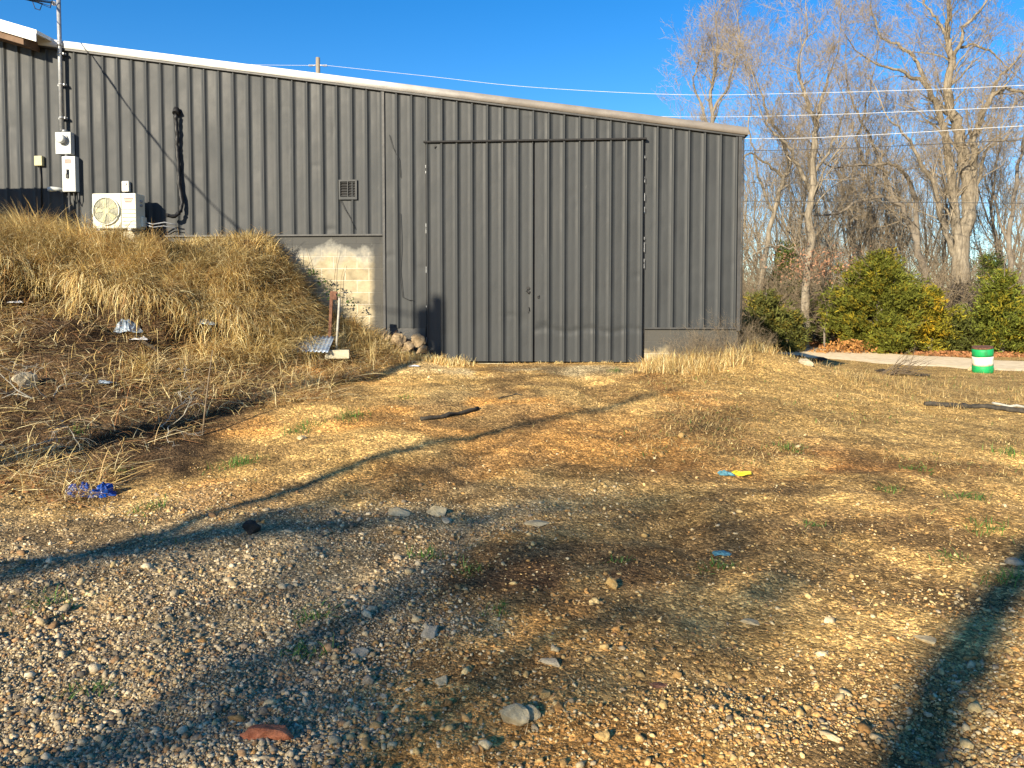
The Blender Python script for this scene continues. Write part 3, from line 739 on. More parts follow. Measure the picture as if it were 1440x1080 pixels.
tree_from('bare_tree', 'bare tree with long low arching limbs between the straight-trunked tree and the biggest one', [
    ([(1312, 470), (1300, 380), (1285, 330), (1268, 290), (1239, 274), (1201, 286), (1178, 300)], .20, .05),
    ([(1290, 345), (1290, 280), (1268, 239), (1250, 232), (1207, 232), (1172, 236)], .13, .04),
    ([(1262, 285), (1240, 240), (1222, 190), (1200, 150), (1190, 110)], .10, .03),
    ([(1215, 232), (1205, 200), (1215, 160), (1225, 120)], .08, .03)], 32, seedv=8, sub=1.3, barkm='bark2')
tree_from('bare_tree', 'slender bare tree half hidden by the right end of the building', [
    ([(1060, 488), (1065, 420), (1078, 340), (1095, 270), (1110, 230), (1098, 190), (1080, 165), (1070, 130)], .15, .04),
    ([(1100, 250), (1080, 230), (1055, 215), (1042, 225)], .07, .03),
    ([(1088, 300), (1070, 260), (1062, 220), (1052, 180)], .07, .03)], 31, seedv=12, sub=1.3)
tree_from('bare_tree', 'bare grey tree whose top shows above the low end of the roof', [
    ([(1000, 480), (1003, 300), (1002, 190), (1000, 130), (1006, 90), (1010, 62)], .16, .04),
    ([(1002, 190), (985, 150), (975, 110), (985, 80)], .08, .03),
    ([(1001, 160), (1025, 120), (1035, 85), (1040, 60)], .08, .03)], 34, seedv=14, sub=1.6, barkm='bark2')
tree_from('bare_tree', 'bare tree at the right edge with thin upright stems', [
    ([(1428, 480), (1422, 400), (1418, 330), (1428, 260), (1440, 200), (1450, 140)], .17, .04),
    ([(1420, 350), (1400, 300), (1395, 250), (1410, 200)], .08, .03)], 33, seedv=17, sub=1.2, barkm='bark2')

# generic background trees -----------------------------------------------------
def generic_tree(seedv, H, lv=4):
    random.seed(seedv); thick, thin = Tubes(), Tubes()
    grow(thick, thin, (0, 0, -.1), (random.uniform(-.08, .08), random.uniform(-.08, .08), 1), H * .55, H * .014 + .02, 0, lv, .14, .09, (4, 6), .60, (.35, .95), .0065, .045, 8)
    return thick.mesh('trunk'), thin.mesh('crown')
protos = []
for i in range(6):
    random.seed(100 + i); H = [13, 11, 14, 9, 12, 10][i]
    t = thing('bare_tree', '', 'tree'); a, b = generic_tree(100 + i, H)
    link('trunk', a, M['bark2'] if i % 2 else M['bark'], t); link('crown', b, M['twig'] if i % 2 else M['twig2'], t)
    t['H'] = H; protos.append(t)
random.seed(55); used = set(); spots = []
for px, Yv, tall in ((1040, 37, 1), (1075, 36, .95), (1105, 38, 1.0), (1165, 35, .85), (1185, 38, .95), (1215, 36, .9), (1260, 37, .8), (1285, 39, .9), (1320, 38, .9), (1400, 36, .85), (1430, 38, 1), (970, 42, 1.0), (1020, 43, 1.0), (1140, 42, 1.05),
                     (1230, 43, 1.05), (1200, 41, 1.0), (1370, 41, .9), (1305, 43, .95)):
    spots.append((px, Yv, tall))
for k in range(34):
    Yv = random.uniform(45, 85); px = random.uniform(1030, 1500); spots.append((px, Yv, random.uniform(.75, 1.05)))
for k, (px, Yv, tall) in enumerate(spots):
    i = k % 6; o = protos[i] if i not in used else copy_tree(protos[i]); used.add(i)
    X = (px - 720) / F * Yv; o.location = (X, Yv, tz(X, Yv)); o.rotation_euler = (0, 0, random.uniform(0, 6.28))
    # crown line of the wood falls at about this pixel row
    top = (90 + random.uniform(-15, 75)) if Yv < 45 else random.uniform(170, 300)
    if Yv < 45 and 1240 < px < 1340: top += 50
    h = (HORIZ - top) / F * Yv; s = h / protos[i]['H'] * .95; s = min(s, 1.9); o.scale = (s * .9, s * .9, s)
    near = Yv < 45
    tag(o, 'grey leafless tree standing in the wood right behind the front row' if near else 'distant grey leafless tree deep in the wood behind the cedars', 'tree', 'leafless trees of the front wood' if near else 'leafless trees deep in the wood')
for p in protos:
    if 'H' in p: del p['H']

# brush (bare bushes) ------------------------------------------------------------
def bush_mesh(seedv, H, n=26):
    random.seed(seedv); thick, thin = Tubes(), Tubes()
    for i in range(n):
        a = random.uniform(0, 6.28); d = Vector((math.cos(a) * .55, math.sin(a) * .55, 1))
        grow(thick, thin, (math.cos(a) * .3 * random.random(), math.sin(a) * .3 * random.random(), -.05), d, H * random.uniform(.5, .9), .014, 0, 2, .05, .2, (4, 6), .5, (.4, 1.1), .005, 1, 5)
    return thin.mesh('bare_bush')
bm_ = [bush_mesh(200 + i, [2.2, 1.7, 2.8][i]) for i in range(3)]
for m in bm_: m.materials.append(M['twig2'])
random.seed(77)
for k in range(58):
    Yv = random.uniform(28.6, 40); px = random.uniform(1036, 1470)
    if px < 1180: Yv = max(Yv, 30.5)
    X = (px - 720) / F * Yv; o = bpy.data.objects.new('bare_bush', bm_[k % 3]); COL.objects.link(o)
    o.location = (X, Yv, tz(X, Yv)); o.rotation_euler = (0, 0, random.uniform(0, 6.28)); s = random.uniform(.7, 1.5) * (1.25 if Yv > 33 else 1); o.scale = (s * 1.1, s * 1.1, s)
    tag(o, 'tangled leafless brown bush in the undergrowth along the road', 'bush', 'leafless bushes under the trees')

# evergreens ---------------------------------------------------------------------
def cedar(name, label, px, pyb, Yv, wpx, hpx, seedv, tone, dens=1.0, cone=.25, group='cedars along the far side of the road'):
    random.seed(seedv); r_ = np.random.default_rng(seedv)
    base = at(px, pyb, Yv); base.z = tz(base.x, base.y)
    rx = wpx / 2 / F * Yv; H = hpx / F * Yv
    Cs = []; ths = []; nb = int(74 * dens * max(.6, rx))
    for k in range(nb):
        t = (k + random.random()) / nb; a = random.uniform(0, 6.283)
        prof = .75 + .25 * min(1, t / .25) if t < .25 else max(.05, (1 - ((t - .25) / .75) ** (1.6 - cone)) ) ** .8
        bl = rx * prof * random.uniform(.5, 1.2); z0 = t * H * .86; rise = random.uniform(.15, .6) * bl + .12 * H * t
        m_ = max(3, int(bl / .14))
        for j in range(m_):
            f = .3 + .7 * (j + .5) / m_; sp = .10 + .16 * f * (1 - .5 * f)
            for _q in range(2):
                Cs.append((math.cos(a) * bl * f + random.gauss(0, sp), math.sin(a) * bl * f + random.gauss(0, sp), z0 + rise * f * f + random.gauss(0, .07))); ths.append(a)
    C = np.array(Cs); th = np.array(ths); C[:, 2] = np.maximum(C[:, 2], .05); nc = len(C)
    K = 20; n = nc * K
    out = np.stack([np.cos(th), np.sin(th), np.full(nc, .55)], -1); out /= np.linalg.norm(out, axis=1)[:, None]
    D = np.repeat(out, K, 0) + r_.normal(0, .55, (n, 3)); D /= np.linalg.norm(D, axis=1)[:, None]
    P = np.repeat(C, K, 0) + r_.normal(0, .085, (n, 3)) * np.array([1, 1, .8])
    L = r_.uniform(.07, .17, n)[:, None]; S = np.cross(D, r_.normal(size=(n, 3))); S /= np.linalg.norm(S, axis=1)[:, None]; S *= r_.uniform(.012, .028, n)[:, None]
    V = np.stack([P - S, P + S, P + D * L + S * .4, P + D * L - S * .4], 1).reshape(-1, 3)
    Fc = np.arange(n * 4).reshape(-1, 4)
    cc = np.repeat(r_.uniform(.7, 1.35, nc), K)[:, None] * np.array(tone) * r_.uniform(.7, 1.3, (n, 1))
    yl = np.repeat(r_.uniform(size=nc) < .22, K)[:, None]; cc = np.where(yl, cc * np.array([1.7, 1.25, .8]), cc)
    root = thing(name, label, 'tree', base, 0, group)
    link('crown', mesh_np('crown', V, Fc, np.repeat(cc, 4, 0)), M['leaf'], root)
    th_ = Tubes(); tn = th_; grow(th_, tn, (0, 0, -.1), (0, 0, 1), H * .8, .07 + .02 * rx, 0, 1, .1, .05, (12, 16), .4, (.8, 1.4), .008, .02, 6)
    link('trunk', th_.mesh('trunk'), M['bark2'], root)
    return root
G1 = (.115, .125, .017); G2 = (.20, .18, .018); G3 = (.065, .09, .02)
cedar('cedar', 'widest dark green cedar, left of the yellowish one across the road', 1232, 492, 28, 132, 140, 1, G1, 1.5, .25)
cedar('cedar', 'yellowish rounded cedar between the widest cedar and the stump', 1306, 492, 27.5, 64, 90, 2, G2, 1.3, .1)
cedar('cedar', 'low green cedar at the foot of the widest one near the road edge', 1256, 497, 26.6, 56, 48, 3, G1, 1.2, .1)
cedar('cedar', 'bright green feathery cedar at the right edge behind the striped barrel', 1408, 500, 27, 92, 116, 4, (.12, .14, .02), 1.0, .4)
cedar('cedar', 'taller dark cedar behind the feathery one at the right edge', 1392, 486, 30, 70, 135, 5, G3, 1.0, .5)
cedar('cedar', 'thin sparse cedar just right of the building corner', 1074, 488, 27.6, 80, 84, 6, (.10, .105, .025), .8, .2)
cedar('cedar', 'low ragged green cedar between the building corner and the straight pale trunk', 1108, 489, 27.2, 56, 58, 9, (.085, .09, .02), .8, .2)
cedar('cedar', 'small dull cedar hiding the foot of the biggest bare tree', 1354, 492, 27.4, 46, 50, 10, (.075, .085, .018), .9, .2)
cedar('cedar', 'narrow dark cedar behind the straight pale trunk', 1103, 486, 32, 62, 150, 7, G3, .75, .6)
cedar('cedar', 'small dim cedar half hidden behind the widest one, on its left', 1172, 488, 31, 60, 90, 8, G3, .6, .4)

# dead leaves: orange pile + scatter along the far roadside
def leaves(name, x, y, z, cols, size, label, cat, kind='stuff'):
    n = len(x); Rm = rotmats(n); q = np.array([[-1, -.6, 0], [1, -.5, 0], [.9, .6, .2], [-.8, .6, .1]]) * .5
    V = np.einsum('nij,kj->nki', Rm, q) * size[:, None, None]; V += np.stack([x, y, z], -1)[:, None]
    o = link(name, mesh_np(name, V.reshape(-1, 3), np.arange(n * 4).reshape(-1, 4), np.repeat(cols, 4, 0)), M['deadleaf']); return tag(o, label, cat, kind=kind)
n = 800; p = at(1195, 488, 27); x = p.x + rng.normal(0, .75, n); y = p.y + rng.normal(0, .35, n)
z = tps(np.clip(x, -20, 22), np.clip(y, -5, 34)) + rng.uniform(0, .5, n) * np.exp(-((x - p.x) / .9) ** 2)
leaves('leafy_shrub', x, y, z, np.array([[.42, .21, .07]]) * rng.uniform(.6, 1.3, (n, 1)), rng.uniform(.05, .11, n), 'low shrub holding orange-brown dead leaves at the foot of the widest cedar', 'shrub', None)
n = 9000; Y = rng.uniform(25, 34, n); X = rng.uniform(.28, .75, n) * Y
rd = np.array([[p.x, p.y] for p in rp]); dm = np.min(np.hypot(X[:, None] - rd[None, :, 0], Y[:, None] - rd[None, :, 1]), 1)
ok = (dm > 2.0) & (Y > 24 + 0 * X); X, Y = X[ok], Y[ok]; n = len(X)
leaves('leaf_litter', X, Y, terrain(X, Y) + .02, np.array([[.34, .16, .07]]) * rng.uniform(.5, 1.4, (n, 1)), rng.uniform(.06, .14, n), 'reddish brown fallen leaves under the trees past the road', 'leaves')
n = 5200; x = rng.uniform(-8, -2.3, n); y = rng.uniform(6.3, 11.8, n); w = fbm(x * .9, y * .9, 71, 4); ok = (tps(x, y) < 2.0) & (w > .42) & (x < -2.4 - .25 * (12 - y)); x, y = x[ok], y[ok]; n = len(x)
leaves('fallen_leaves', x, y, terrain(x, y) + rng.uniform(.0, .04, n), np.array([[.20, .10, .045]]) * rng.uniform(.4, 1.6, (n, 1)), rng.uniform(.02, .045, n), 'brown fallen leaves caught on the lower slope of the bank', 'leaves')
# pinkish-brown leaves still hanging
n = 950; p = at(1150, 372, 28.6); x = p.x + rng.normal(0, .9, n); y = p.y + rng.normal(0, .4, n); z = p.z + rng.normal(0, .32, n)
tb = thing('oak_sapling', 'young tree keeping reddish dead leaves, in front of the straight pale trunk', 'tree', (p.x + .3, p.y, tz(p.x, p.y)))
lo = leaves('dead_leaves', x - p.x - .3, y - p.y, z - tz(p.x, p.y), np.array([[.32, .18, .11]]) * rng.uniform(.6, 1.3, (n, 1)), rng.uniform(.04, .09, n), None, None, None); lo.parent = tb
a, b = Tubes(), Tubes(); random.seed(4); grow(a, b, (0, 0, -.1), (0, 0, 1), 2.6, .045, 0, 3, .05, .1, (5, 7), .6, (.7, 1.3), .006, .03, 6)
link('trunk', a.mesh('trunk'), M['bark2'], tb); link('crown', b.mesh('crown'), M['twig2'], tb)

# ================================================================== THE BUILDING
BR = Matrix.Rotation(-WA, 4, 'Z')
bld = thing('metal_building', 'long dark grey ribbed metal building with a lean-to roof and tall double doors', 'building', WO, -WA)
# local frame: x = u along wall, y = -d (toward camera is -y), z
def U(px, py=400, d=0): return wuv(px, py, d)[0]
def Zw(px, py, d=0): return wuv(px, py, d)[1]
RSP = .2535; RPH = U(371, 200)
uL = -13.0; uR = U(1041, 300)
ut0, zt0 = wuv(65, 66); ut1, zt1 = wuv(1041, 190)
def ztop(u): return zt0 + (zt1 - zt0) * (u - ut0) / (ut1 - ut0)
_dr = np.random.default_rng(77); DENTS = [(_dr.uniform(-9, 5), _dr.uniform(.9, 5.5), _dr.uniform(.04, .12), _dr.uniform(.03, .16), _dr.uniform(-.009, .005)) for _ in range(150)]
def dent(u, z, s=0):
    d = (fbm(u * 1.5 + 31, z * .8 + s, 120, 3) - .5) * .015
    for a, b, p, q, h in DENTS: d = d + h * np.exp(-((u - a) / p) ** 2 - ((z - b) / q) ** 2)
    return d
def ribbed(name, u0, u1, zb, ztf, mat, parent, d0=0.0, ph=RPH, rib=.027, extra=None):
    us = [u0, u1]
    k = math.floor((u0 - ph) / RSP) - 1
    prof = [(-.028, 0), (-.024, .004), (-.014, rib), (.010, rib), (.016, 0)]
    pts = []
    while ph + k * RSP < u1 + .1:
        c = ph + k * RSP
        for a, h in prof: pts.append((c + a, h))
        for a in (.075, .12, .165): pts.append((c + a, .0035 if abs(a - .12) < .01 else 0))
        k += 1
    pts = [(u, h) for u, h in pts if u0 < u < u1]
    pu = [u0] + [p[0] for p in pts] + [u1]; ph_ = [0] + [p[1] for p in pts] + [0]
    pu = np.array(pu); hh = np.array(ph_); nz = 90
    t = np.linspace(0, 1, nz); zb_ = zb(pu) if callable(zb) else np.full(len(pu), zb); zt_ = ztf(pu) if callable(ztf) else np.full(len(pu), ztf)
    Z = zb_[None] + (zt_ - zb_)[None] * t[:, None]; Uu = np.repeat(pu[None], nz, 0)
    D = d0 + hh[None] + dent(Uu, Z, d0 * 50) * (hh[None] < .02)
    if extra is not None: D = D + extra(Uu, Z)
    V = np.stack([Uu, -D, Z], -1).reshape(-1, 3)
    ix = np.arange(nz * len(pu)).reshape(nz, len(pu))
    Fc = np.stack([ix[:-1, :-1], ix[:-1, 1:], ix[1:, 1:], ix[1:, :-1]], -1).reshape(-1, 4)
    return link(name, mesh_np(name, V, Fc), mat, parent)
uD0, uD1, uDm = U(600, 350), U(905, 350), U(751.5, 350)
uA = U(541, 400); zA = Zw(480, 330); zM = Zw(570, 461); zR = Zw(970, 461); zDt = Zw(750, 197)
uB0 = U(404, 400)
ribbed('wall', uL, uA, zA, ztop, M['wall'], bld)
ribbed('wall', uA + .003, uD0 - .012, zM, ztop, M['wall'], bld, .004)
ribbed('wall', uD0 - .009, uD1 + .009, zDt, ztop, M['wall'], bld, .004)
ribbed('wall', uD1 + .012, uR, zR, ztop, M['wall'], bld, .004)
zS = Zw(750, 508)
def crease(Uu, Z): return -.012 * np.exp(-((Z - (zS + .52 + .03 * np.sin(Uu * 9))) / .035) ** 2) * (Uu > uDm)
dr1 = ribbed('door', uD0 + .01, uDm - .016, zS, zDt - .03, M['door'], bld, .055, RPH, extra=crease)
dr2 = ribbed('door', uDm + .010, uD1 - .01, zS, zDt - .03, M['door'], bld, .055, RPH, extra=crease)
def lbox(mb, u0, u1, d0, d1, z0, z1, bev=0): mb.box(((u0 + u1) / 2, -(d0 + d1) / 2, (z0 + z1) / 2), (u1 - u0, d1 - d0, z1 - z0), None, bev); return mb
m = MB(); lbox(m, uD0 - .03, uD1 + .03, .03, .105, zDt - .035, zDt - .006, .004); m.build('door_header', M['black'], bld)
m = MB(); lbox(m, uD0 - .008, uD0 + .008, .0, .028, zS, zDt - .036); lbox(m, uD1 - .008, uD1 + .008, .0, .028, zS, zDt - .036); lbox(m, uDm - .02, uDm + .02, .0, .022, zS, zDt - .036); m.build('door_gap', M['black'], bld)
# chipped bright edges along door joints
m = MB(); random.seed(9)
for (uu, zlo, zhi, nn) in ((uD1 + .005, 2.2, 4.2, 9), (uDm - .022, 2.4, 4.3, 9), (uD0 - .004, .9, 4.2, 7)):
    for i in range(nn):
        zz = random.uniform(zlo, zhi); hh = random.uniform(.03, .18); m = MB(); lbox(m, uu - .004, uu + .003, .06 if uu != uD0 - .004 else .03, .064 if uu != uD0 - .004 else .034, zz, zz + hh); m.build('bare_edge', M['galv'], bld)
# hasp and chain hole where the leaves meet
hu, hz = wuv(743, 408); m = MB(); m.disc((hu, -.068, hz + .03), (0, 1, 0), .028, .012, 12); m.disc((hu + .01, -.069, hz - .03), (0, 1, 0), .022, .012, 12); m.tube([(hu, -.073, hz + .02), (hu - .03, -.078, hz - .02), (hu + .01, -.078, hz - .06)], .007, 6)
m.build('hasp', M['rubber'], dr1); m = MB(); m.tube([(hu + .01, -.073, hz - .28), (hu + .02, -.078, hz - .34), (hu, -.075, hz - .38)], .006, 6)
h = m.build('chain', M['rubber'], dr1)
hu, hz = wuv(757, 418); m = MB(); m.disc((hu, -.068, hz), (0, 1, 0), .022, .012, 12); m.tube([(hu, -.073, hz), (hu + .02, -.078, hz + .03)], .006, 6); m.build('hasp', M['rubber'], dr2)
hu, hz = wuv(613, 207); m = MB(); m.disc((hu, -.07, hz), (0, 1, 0), .016, .014, 10); m.tube([(hu, -.073, hz), (hu - .01, -.078, hz - .035)], .006, 6); m.build('bolt', M['rubber'], dr1)
# vertical corner trims
m = MB(); lbox(m, uA - .022, uA + .020, .003, .032, zM - .02, ztop(uA) - .02, .003); lbox(m, uR - .045, uR + .012, .006, .040, zR - .05, ztop(uR) - .01, .003); m.build('corner_trim', M['trim_dark'], bld)
m = MB(); m.tube([(uR + .03, -.035, zR - .03), (uR + .03, -.035, ztop(uR) - .05)], .012, 8); m.build('corner_pipe', M['trim_dark'], bld)
# bottom edge strips
m = MB(); lbox(m, uB0 - 6, uA - .024, .003, .030, zA - .022, zA + .006, .002); m.build('base_strip', M['trim_dark'], bld)
m = MB(); lbox(m, uD1 + .02, uR - .05, .006, .034, zR - .022, zR + .006, .002); m.build('base_strip', M['trim_dark'], bld)
# block foundations
m = MB(); lbox(m, uL, uD0 - .02, -.25, -.012, -.5, zA + .05); f1 = m.build('block_wall', M['block'], bld)
m = MB(); lbox(m, uD1 + .02, uR - .01, -.25, -.006, -.5, zR + .05); f2 = m.build('block_wall', M['block_r'], bld)
m = MB(); lbox(m, uD0 - .019, uD1 + .019, -.24, .02, -.4, zS - .035, .01); m.build('threshold', M['concrete'], bld)
# block between painted post and door: dark painted lower infill below the narrow panel
m = MB(); lbox(m, uA + .0, uD0 - .03, -.01, -.001, zM - .32, zM + .01); m.build('foundation', M['trim_dark'], bld)
# side wall (right) and back
DEP = 11.0
m = MB()
m.poly([(uR, 0, -.4), (uR, DEP, -.4), (uR, DEP, ztop(uR)), (uR, 0, ztop(uR))]); m.poly([(uL, 0, -.4), (uL, 0, ztop(uL)), (uL, DEP, ztop(uL)), (uL, DEP, -.4)])
m.poly([(uL, DEP, -.4), (uL, DEP, ztop(uL)), (uR, DEP, ztop(uR)), (uR, DEP, -.4)]); m.build('wall', M['wall'], bld)
# roof slab and fascia
def sl(u, dz): return ztop(u) + dz
u0, u1 = ut0 - .25, U(1051, 185)
m = MB(); m.prism([(uL, -.05, sl(uL, .11)), (u1 - .03, -.05, sl(u1 - .03, .11)), (u1 - .03, -.05, sl(u1 - .03, .05)), (uL, -.05, sl(uL, .05))], (0, DEP + .3, 0)); m.build('roof', M['rooftop'], bld)
def fascia_strip():
    n = 90; rows = [(-.0, .04), (.003, .070), (.06, .071), (.118, .074), (.124, .066), (.126, -.02)]
    V = []
    for i in range(n + 1):
        u = u0 + (u1 - u0) * i / n
        for k, (dz, d) in enumerate(rows):
            wob = float((fbm(np.array([u * 1.6]), np.array([dz * 6]), 140, 3)[0] - .5)) * (.022 if 0 < k < 4 else .004)
            V.append((u, -(d + wob), sl(u, dz) + (wob * .5 if k >= 3 else 0)))
    r = len(rows); ix = np.arange((n + 1) * r).reshape(n + 1, r)
    return link('fascia', mesh_np('fascia', V, np.stack([ix[:-1, :-1], ix[:-1, 1:], ix[1:, 1:], ix[1:, :-1]], -1).reshape(-1, 4)), M['fascia'], bld)
fascia_strip()
m = MB(); m.prism([(u0, -.02, sl(u0, -.03)), (u1 - .05, -.02, sl(u1 - .05, -.03)), (u1 - .05, -.02, sl(u1 - .05, .004)), (u0, -.02, sl(u0, .004))], (0, -.035, 0)); m.build('eave_strip', M['trim_dark'], bld)  # dark strip along the eave below the fascia
m = MB(); m.prism([(u1 - .01, -.078, sl(u1, .0)), (u1 - .01, -.078, sl(u1, .122)), (u1 - .01, 3, sl(u1, .122)), (u1 - .01, 3, sl(u1, .0))], (.012, 0, 0)); m.build('fascia', M['fascia'], bld)
# higher projecting roof end at upper left
ua, za = wuv(51, 42, .45); ub, zb_ = wuv(0, 27, .45); s_ = (za - zb_) / (ua - ub)
def zr(u): return za + s_ * (u - ua)
rf2 = thing('roof_overhang', None, None); rf2.parent = bld
rf2.name = 'porch_roof'
for k in list(rf2.keys()): del rf2[k]
m = MB(); m.prism([(uL, -.45, zr(uL)), (ua, -.45, zr(ua)), (ua, -.45, zr(ua) - .06), (uL, -.45, zr(uL) - .06)], (0, DEP, 0)); m.build('roof_sheet', M['white'], rf2)
m = MB(); m.prism([(uL, -.448, zr(uL) - .061), (ua + .004, -.448, zr(ua) - .061), (ua + .004, -.448, zr(ua) - .195), (uL, -.448, zr(uL) - .195)], (0, -.022, 0)); m.build('fascia', M['white'], rf2)
m = MB(); m.prism([(uL, -.42, zr(uL) - .15), (ua - .25, -.42, zr(ua - .25) - .15), (ua - .25, -.42, zr(ua - .25) - .30), (uL, -.42, zr(uL) - .30)], (0, .40, 0)); m.build('soffit', M['soffit'], rf2)
# louvre vent
vu, vz = wuv(490, 267); v = thing('vent', None, None); v.parent = bld; v.location = (vu, -.03, vz)
for k in list(v.keys()): del v[k]
W2, H2 = .155, .165
m = MB()
for (x0, x1, z0, z1) in ((-W2, W2, H2 - .03, H2), (-W2, W2, -H2, -H2 + .045), (-W2, -W2 + .025, -H2 + .045, H2 - .03), (W2 - .03, W2, -H2 + .045, H2 - .03), (-.008, .004, -H2 + .045, H2 - .03)):
    m.box(((x0 + x1) / 2, 0, (z0 + z1) / 2), (x1 - x0, .02, z1 - z0))
m.build('frame', M['wall'], v)
m = MB(); m.box((0, .022, 0), (W2 * 2 - .02, .006, H2 * 2 - .02)); m.build('opening', M['black'], v)
for i in range(6):
    m = MB(); m.box((0, .008, -H2 + .065 + i * .043), (W2 * 2 - .05, .024, .004), Matrix.Rotation(R(35), 4, 'X')); m.build('slat', M['trim_dark'], v)
# wire hanging below vent + small scratches/cables on panels
m = MB(); P = [wuv(480, 282), wuv(486, 295), wuv(494, 308), wuv(500, 322)]; m.tube([(a, -.03, b) for a, b in P], .005, 5); m.build('cable', M['rubber'], bld)
m = MB(); P = [wuv(563, 300), wuv(565, 345), wuv(563, 380), wuv(567, 418), wuv(576, 422), wuv(582, 423)]; m.tube([(a, -.035, b) for a, b in P], .005, 5)
P = [wuv(548, 190), wuv(553, 208), wuv(562, 225), wuv(564, 250)]; m.tube([(a, -.03, b) for a, b in P], .004, 5); m.build('cable', M['rubber'], bld)
# eave end shadow gap pieces: rubble of mortar at door foot
# ------------------------------------------------------------------ wall-mounted things
def wthing(name, label, cat, px, py, d=.0, group=None):
    u, z = wuv(px, py, d); p = wall(u, z, d); return thing(name, label, cat, p, -WA, group)
# service mast
um, zm = wuv(87, 184, .10); mt = thing('service_mast', 'grey galvanised electrical mast rising past the eave above the meter', 'mast', wall(um, zm, .10), -WA)
topz = 2.62
m = MB(); m.tube([(0, 0, 0), (0, 0, topz)], .034, 12); m.tube([(0, 0, 1.42), (0, 0, 1.50)], .040, 12); m.build('pipe', M['galv'], mt)
for z in (.22, .78, 1.30):
    m = MB(); m.box((.0, .045, z), (.16, .02, .035), None, .004); m.tube([(0, 0, z - .015), (0, 0, z + .015)], .039, 12); m.box((.06, .02, z), (.02, .06, .03)); m.build('strap', M['galv'], mt)
m = MB(); m.tube([(0, 0, topz - .02), (0, 0, topz + .06), (0, -.06, topz + .13), (0, -.14, topz + .08)], [.045, .06, .06, .04], 12); m.build('weatherhead', M['galv'], mt)
m = MB(); m.tube([(-.035, 0, 2.13), (-.07, -.02, 2.13)], .01, 6); m.tube([(-.07, -.02, 2.10), (-.07, -.02, 2.16)], .03, 10); m.build('insulator', M['ceramic'], mt)
# meter
e = wthing('electric_meter', 'pale grey electric meter box with round glass dial below the mast', 'meter', 88.5, 201, .13)
m = MB(); m.box((0, .055, 0), (.275, .11, .37), None, .008); m.build('box', M['boxgrey'], e)
m = MB(); m.tube([(0, 0, .06), (0, -.03, .06)], .095, 24); m.build('ring', M['galv'], e)
m = MB(); m.tube([(0, -.03, .06), (0, -.085, .06), (0, -.105, .06)], [.08, .078, .05], 24); m.build('dial', M['glass'], e)
m = MB(); m.box((0, -.028, .035), (.07, .01, .02)); m.build('label_plate', M['rubber'], e)
m = MB(); m.tube([(0, .05, .185), (0, .05, .23)], .045, 12); m.build('hub', M['galv'], e)
# disconnect
e = wthing('disconnect_switch', 'tall pale grey switch box with a red label under the electric meter', 'switch box', 96.5, 244.5, .13)
m = MB(); m.box((0, .055, 0), (.235, .11, .60), None, .008); m.build('box', M['boxgrey'], e)
m = MB(); m.box((-.01, -.004, .215), (.10, .004, .07)); m.build('warning_label', M['redtag'], e)
m = MB(); m.box((-.01, -.004, .125), (.09, .004, .035)); m.build('paper_label', M['tagwhite'], e)
m = MB(); m.box((-.02, -.008, .0), (.05, .02, .15), None, .006); m.build('switch_plate', M['rubber'], e)
m = MB(); m.box((-.02, -.03, .03), (.022, .03, .07), None, .004); m.build('lever', M['galv'], e)
m = MB(); m.tube([(-.03, .05, -.30), (-.03, .05, -.95)], .022, 8); m.tube([(.05, .05, -.30), (.06, .05, -.42), (.10, .05, -.5), (.13, .06, -.42), (.13, .06, -.3)], .012, 8); m.build('conduit', M['trim_dark'], e)
m = MB(); m.tube([(-.06, .05, .30), (-.06, .05, .37)], .03, 10); m.build('nipple', M['galv'], e)
e = wthing('flood_light', 'small pale lamp head sticking out left of the switch box foot', 'lamp', 78, 266, .14)
m = MB(); m.tube([(.12, .06, 0), (.03, .0, 0), (-.06, -.04, -.005), (-.10, -.06, -.01)], [.022, .035, .045, .03], 12); m.build('head', M['boxgrey'], e)
m = MB(); m.box((.12, .09, -.02), (.08, .06, .07), None, .01); m.build('mount', M['rubber'], e)
# small cream box
e = wthing('junction_box', 'little yellowed junction box with a cable below, left of the meter', 'junction box', 53.5, 226, .07)
m = MB(); m.box((0, .03, 0), (.14, .07, .17), None, .012); m.build('box', M['ylbox'], e)
m = MB(); m.tube([(.0, .04, -.08), (.01, .05, -.3), (.01, .05, -.8)], .012, 6); m.build('cable', M['rubber'], e)
# AC
e = wthing('air_conditioner', 'cream outdoor air conditioner unit with round fan grille on the bank', 'air conditioner', 160, 296.5, .50)
aw, ah, ad = .75, .58, .29
m = MB(); m.box((0, ad / 2 + .005, 0), (aw, ad, ah), None, .02); m.build('casing', M['acwhite'], e)
gx, gr = -.125, .225
m = MB(); m.tube([(gx, .003, 0), (gx, -.002, 0)], gr, 48); m.build('grille_recess', M['acdark'], e)
m = MB()
for k in range(5):
    a = k * 6.283 / 5 + .3
    P = [Vector((gx + math.cos(a + s * .5) * rr, -.004 - .01 * s, math.sin(a + s * .5) * rr)) for rr, s in ((.05, 0), (.19, 0), (.2, 1), (.06, 1.2))]
    m.prism(P, (0, -.004, 0))
m.tube([(gx, -.003, 0), (gx, -.016, 0)], .055, 20); m.build('fan', M['fan'], e)
m = MB()
for k in range(9):
    rr = .045 + k * .0215; pts = [(gx + math.cos(t * 6.2832 / 40) * rr, -.024, math.sin(t * 6.2832 / 40) * rr) for t in range(41)]; m.tube(pts, .0022, 4, False)
for k in range(15):
    x = -.21 + k * .03; hh = math.sqrt(max(0, gr ** 2 - x * x)); m.tube([(gx + x, -.022, -hh), (gx + x, -.022, hh)], .0018, 4, False)
m.tube([(gx + math.cos(t * 6.2832 / 48) * gr, -.016, math.sin(t * 6.2832 / 48) * gr) for t in range(49)], .011, 6, False)
m.build('fan_grille', M['acwhite'], e)
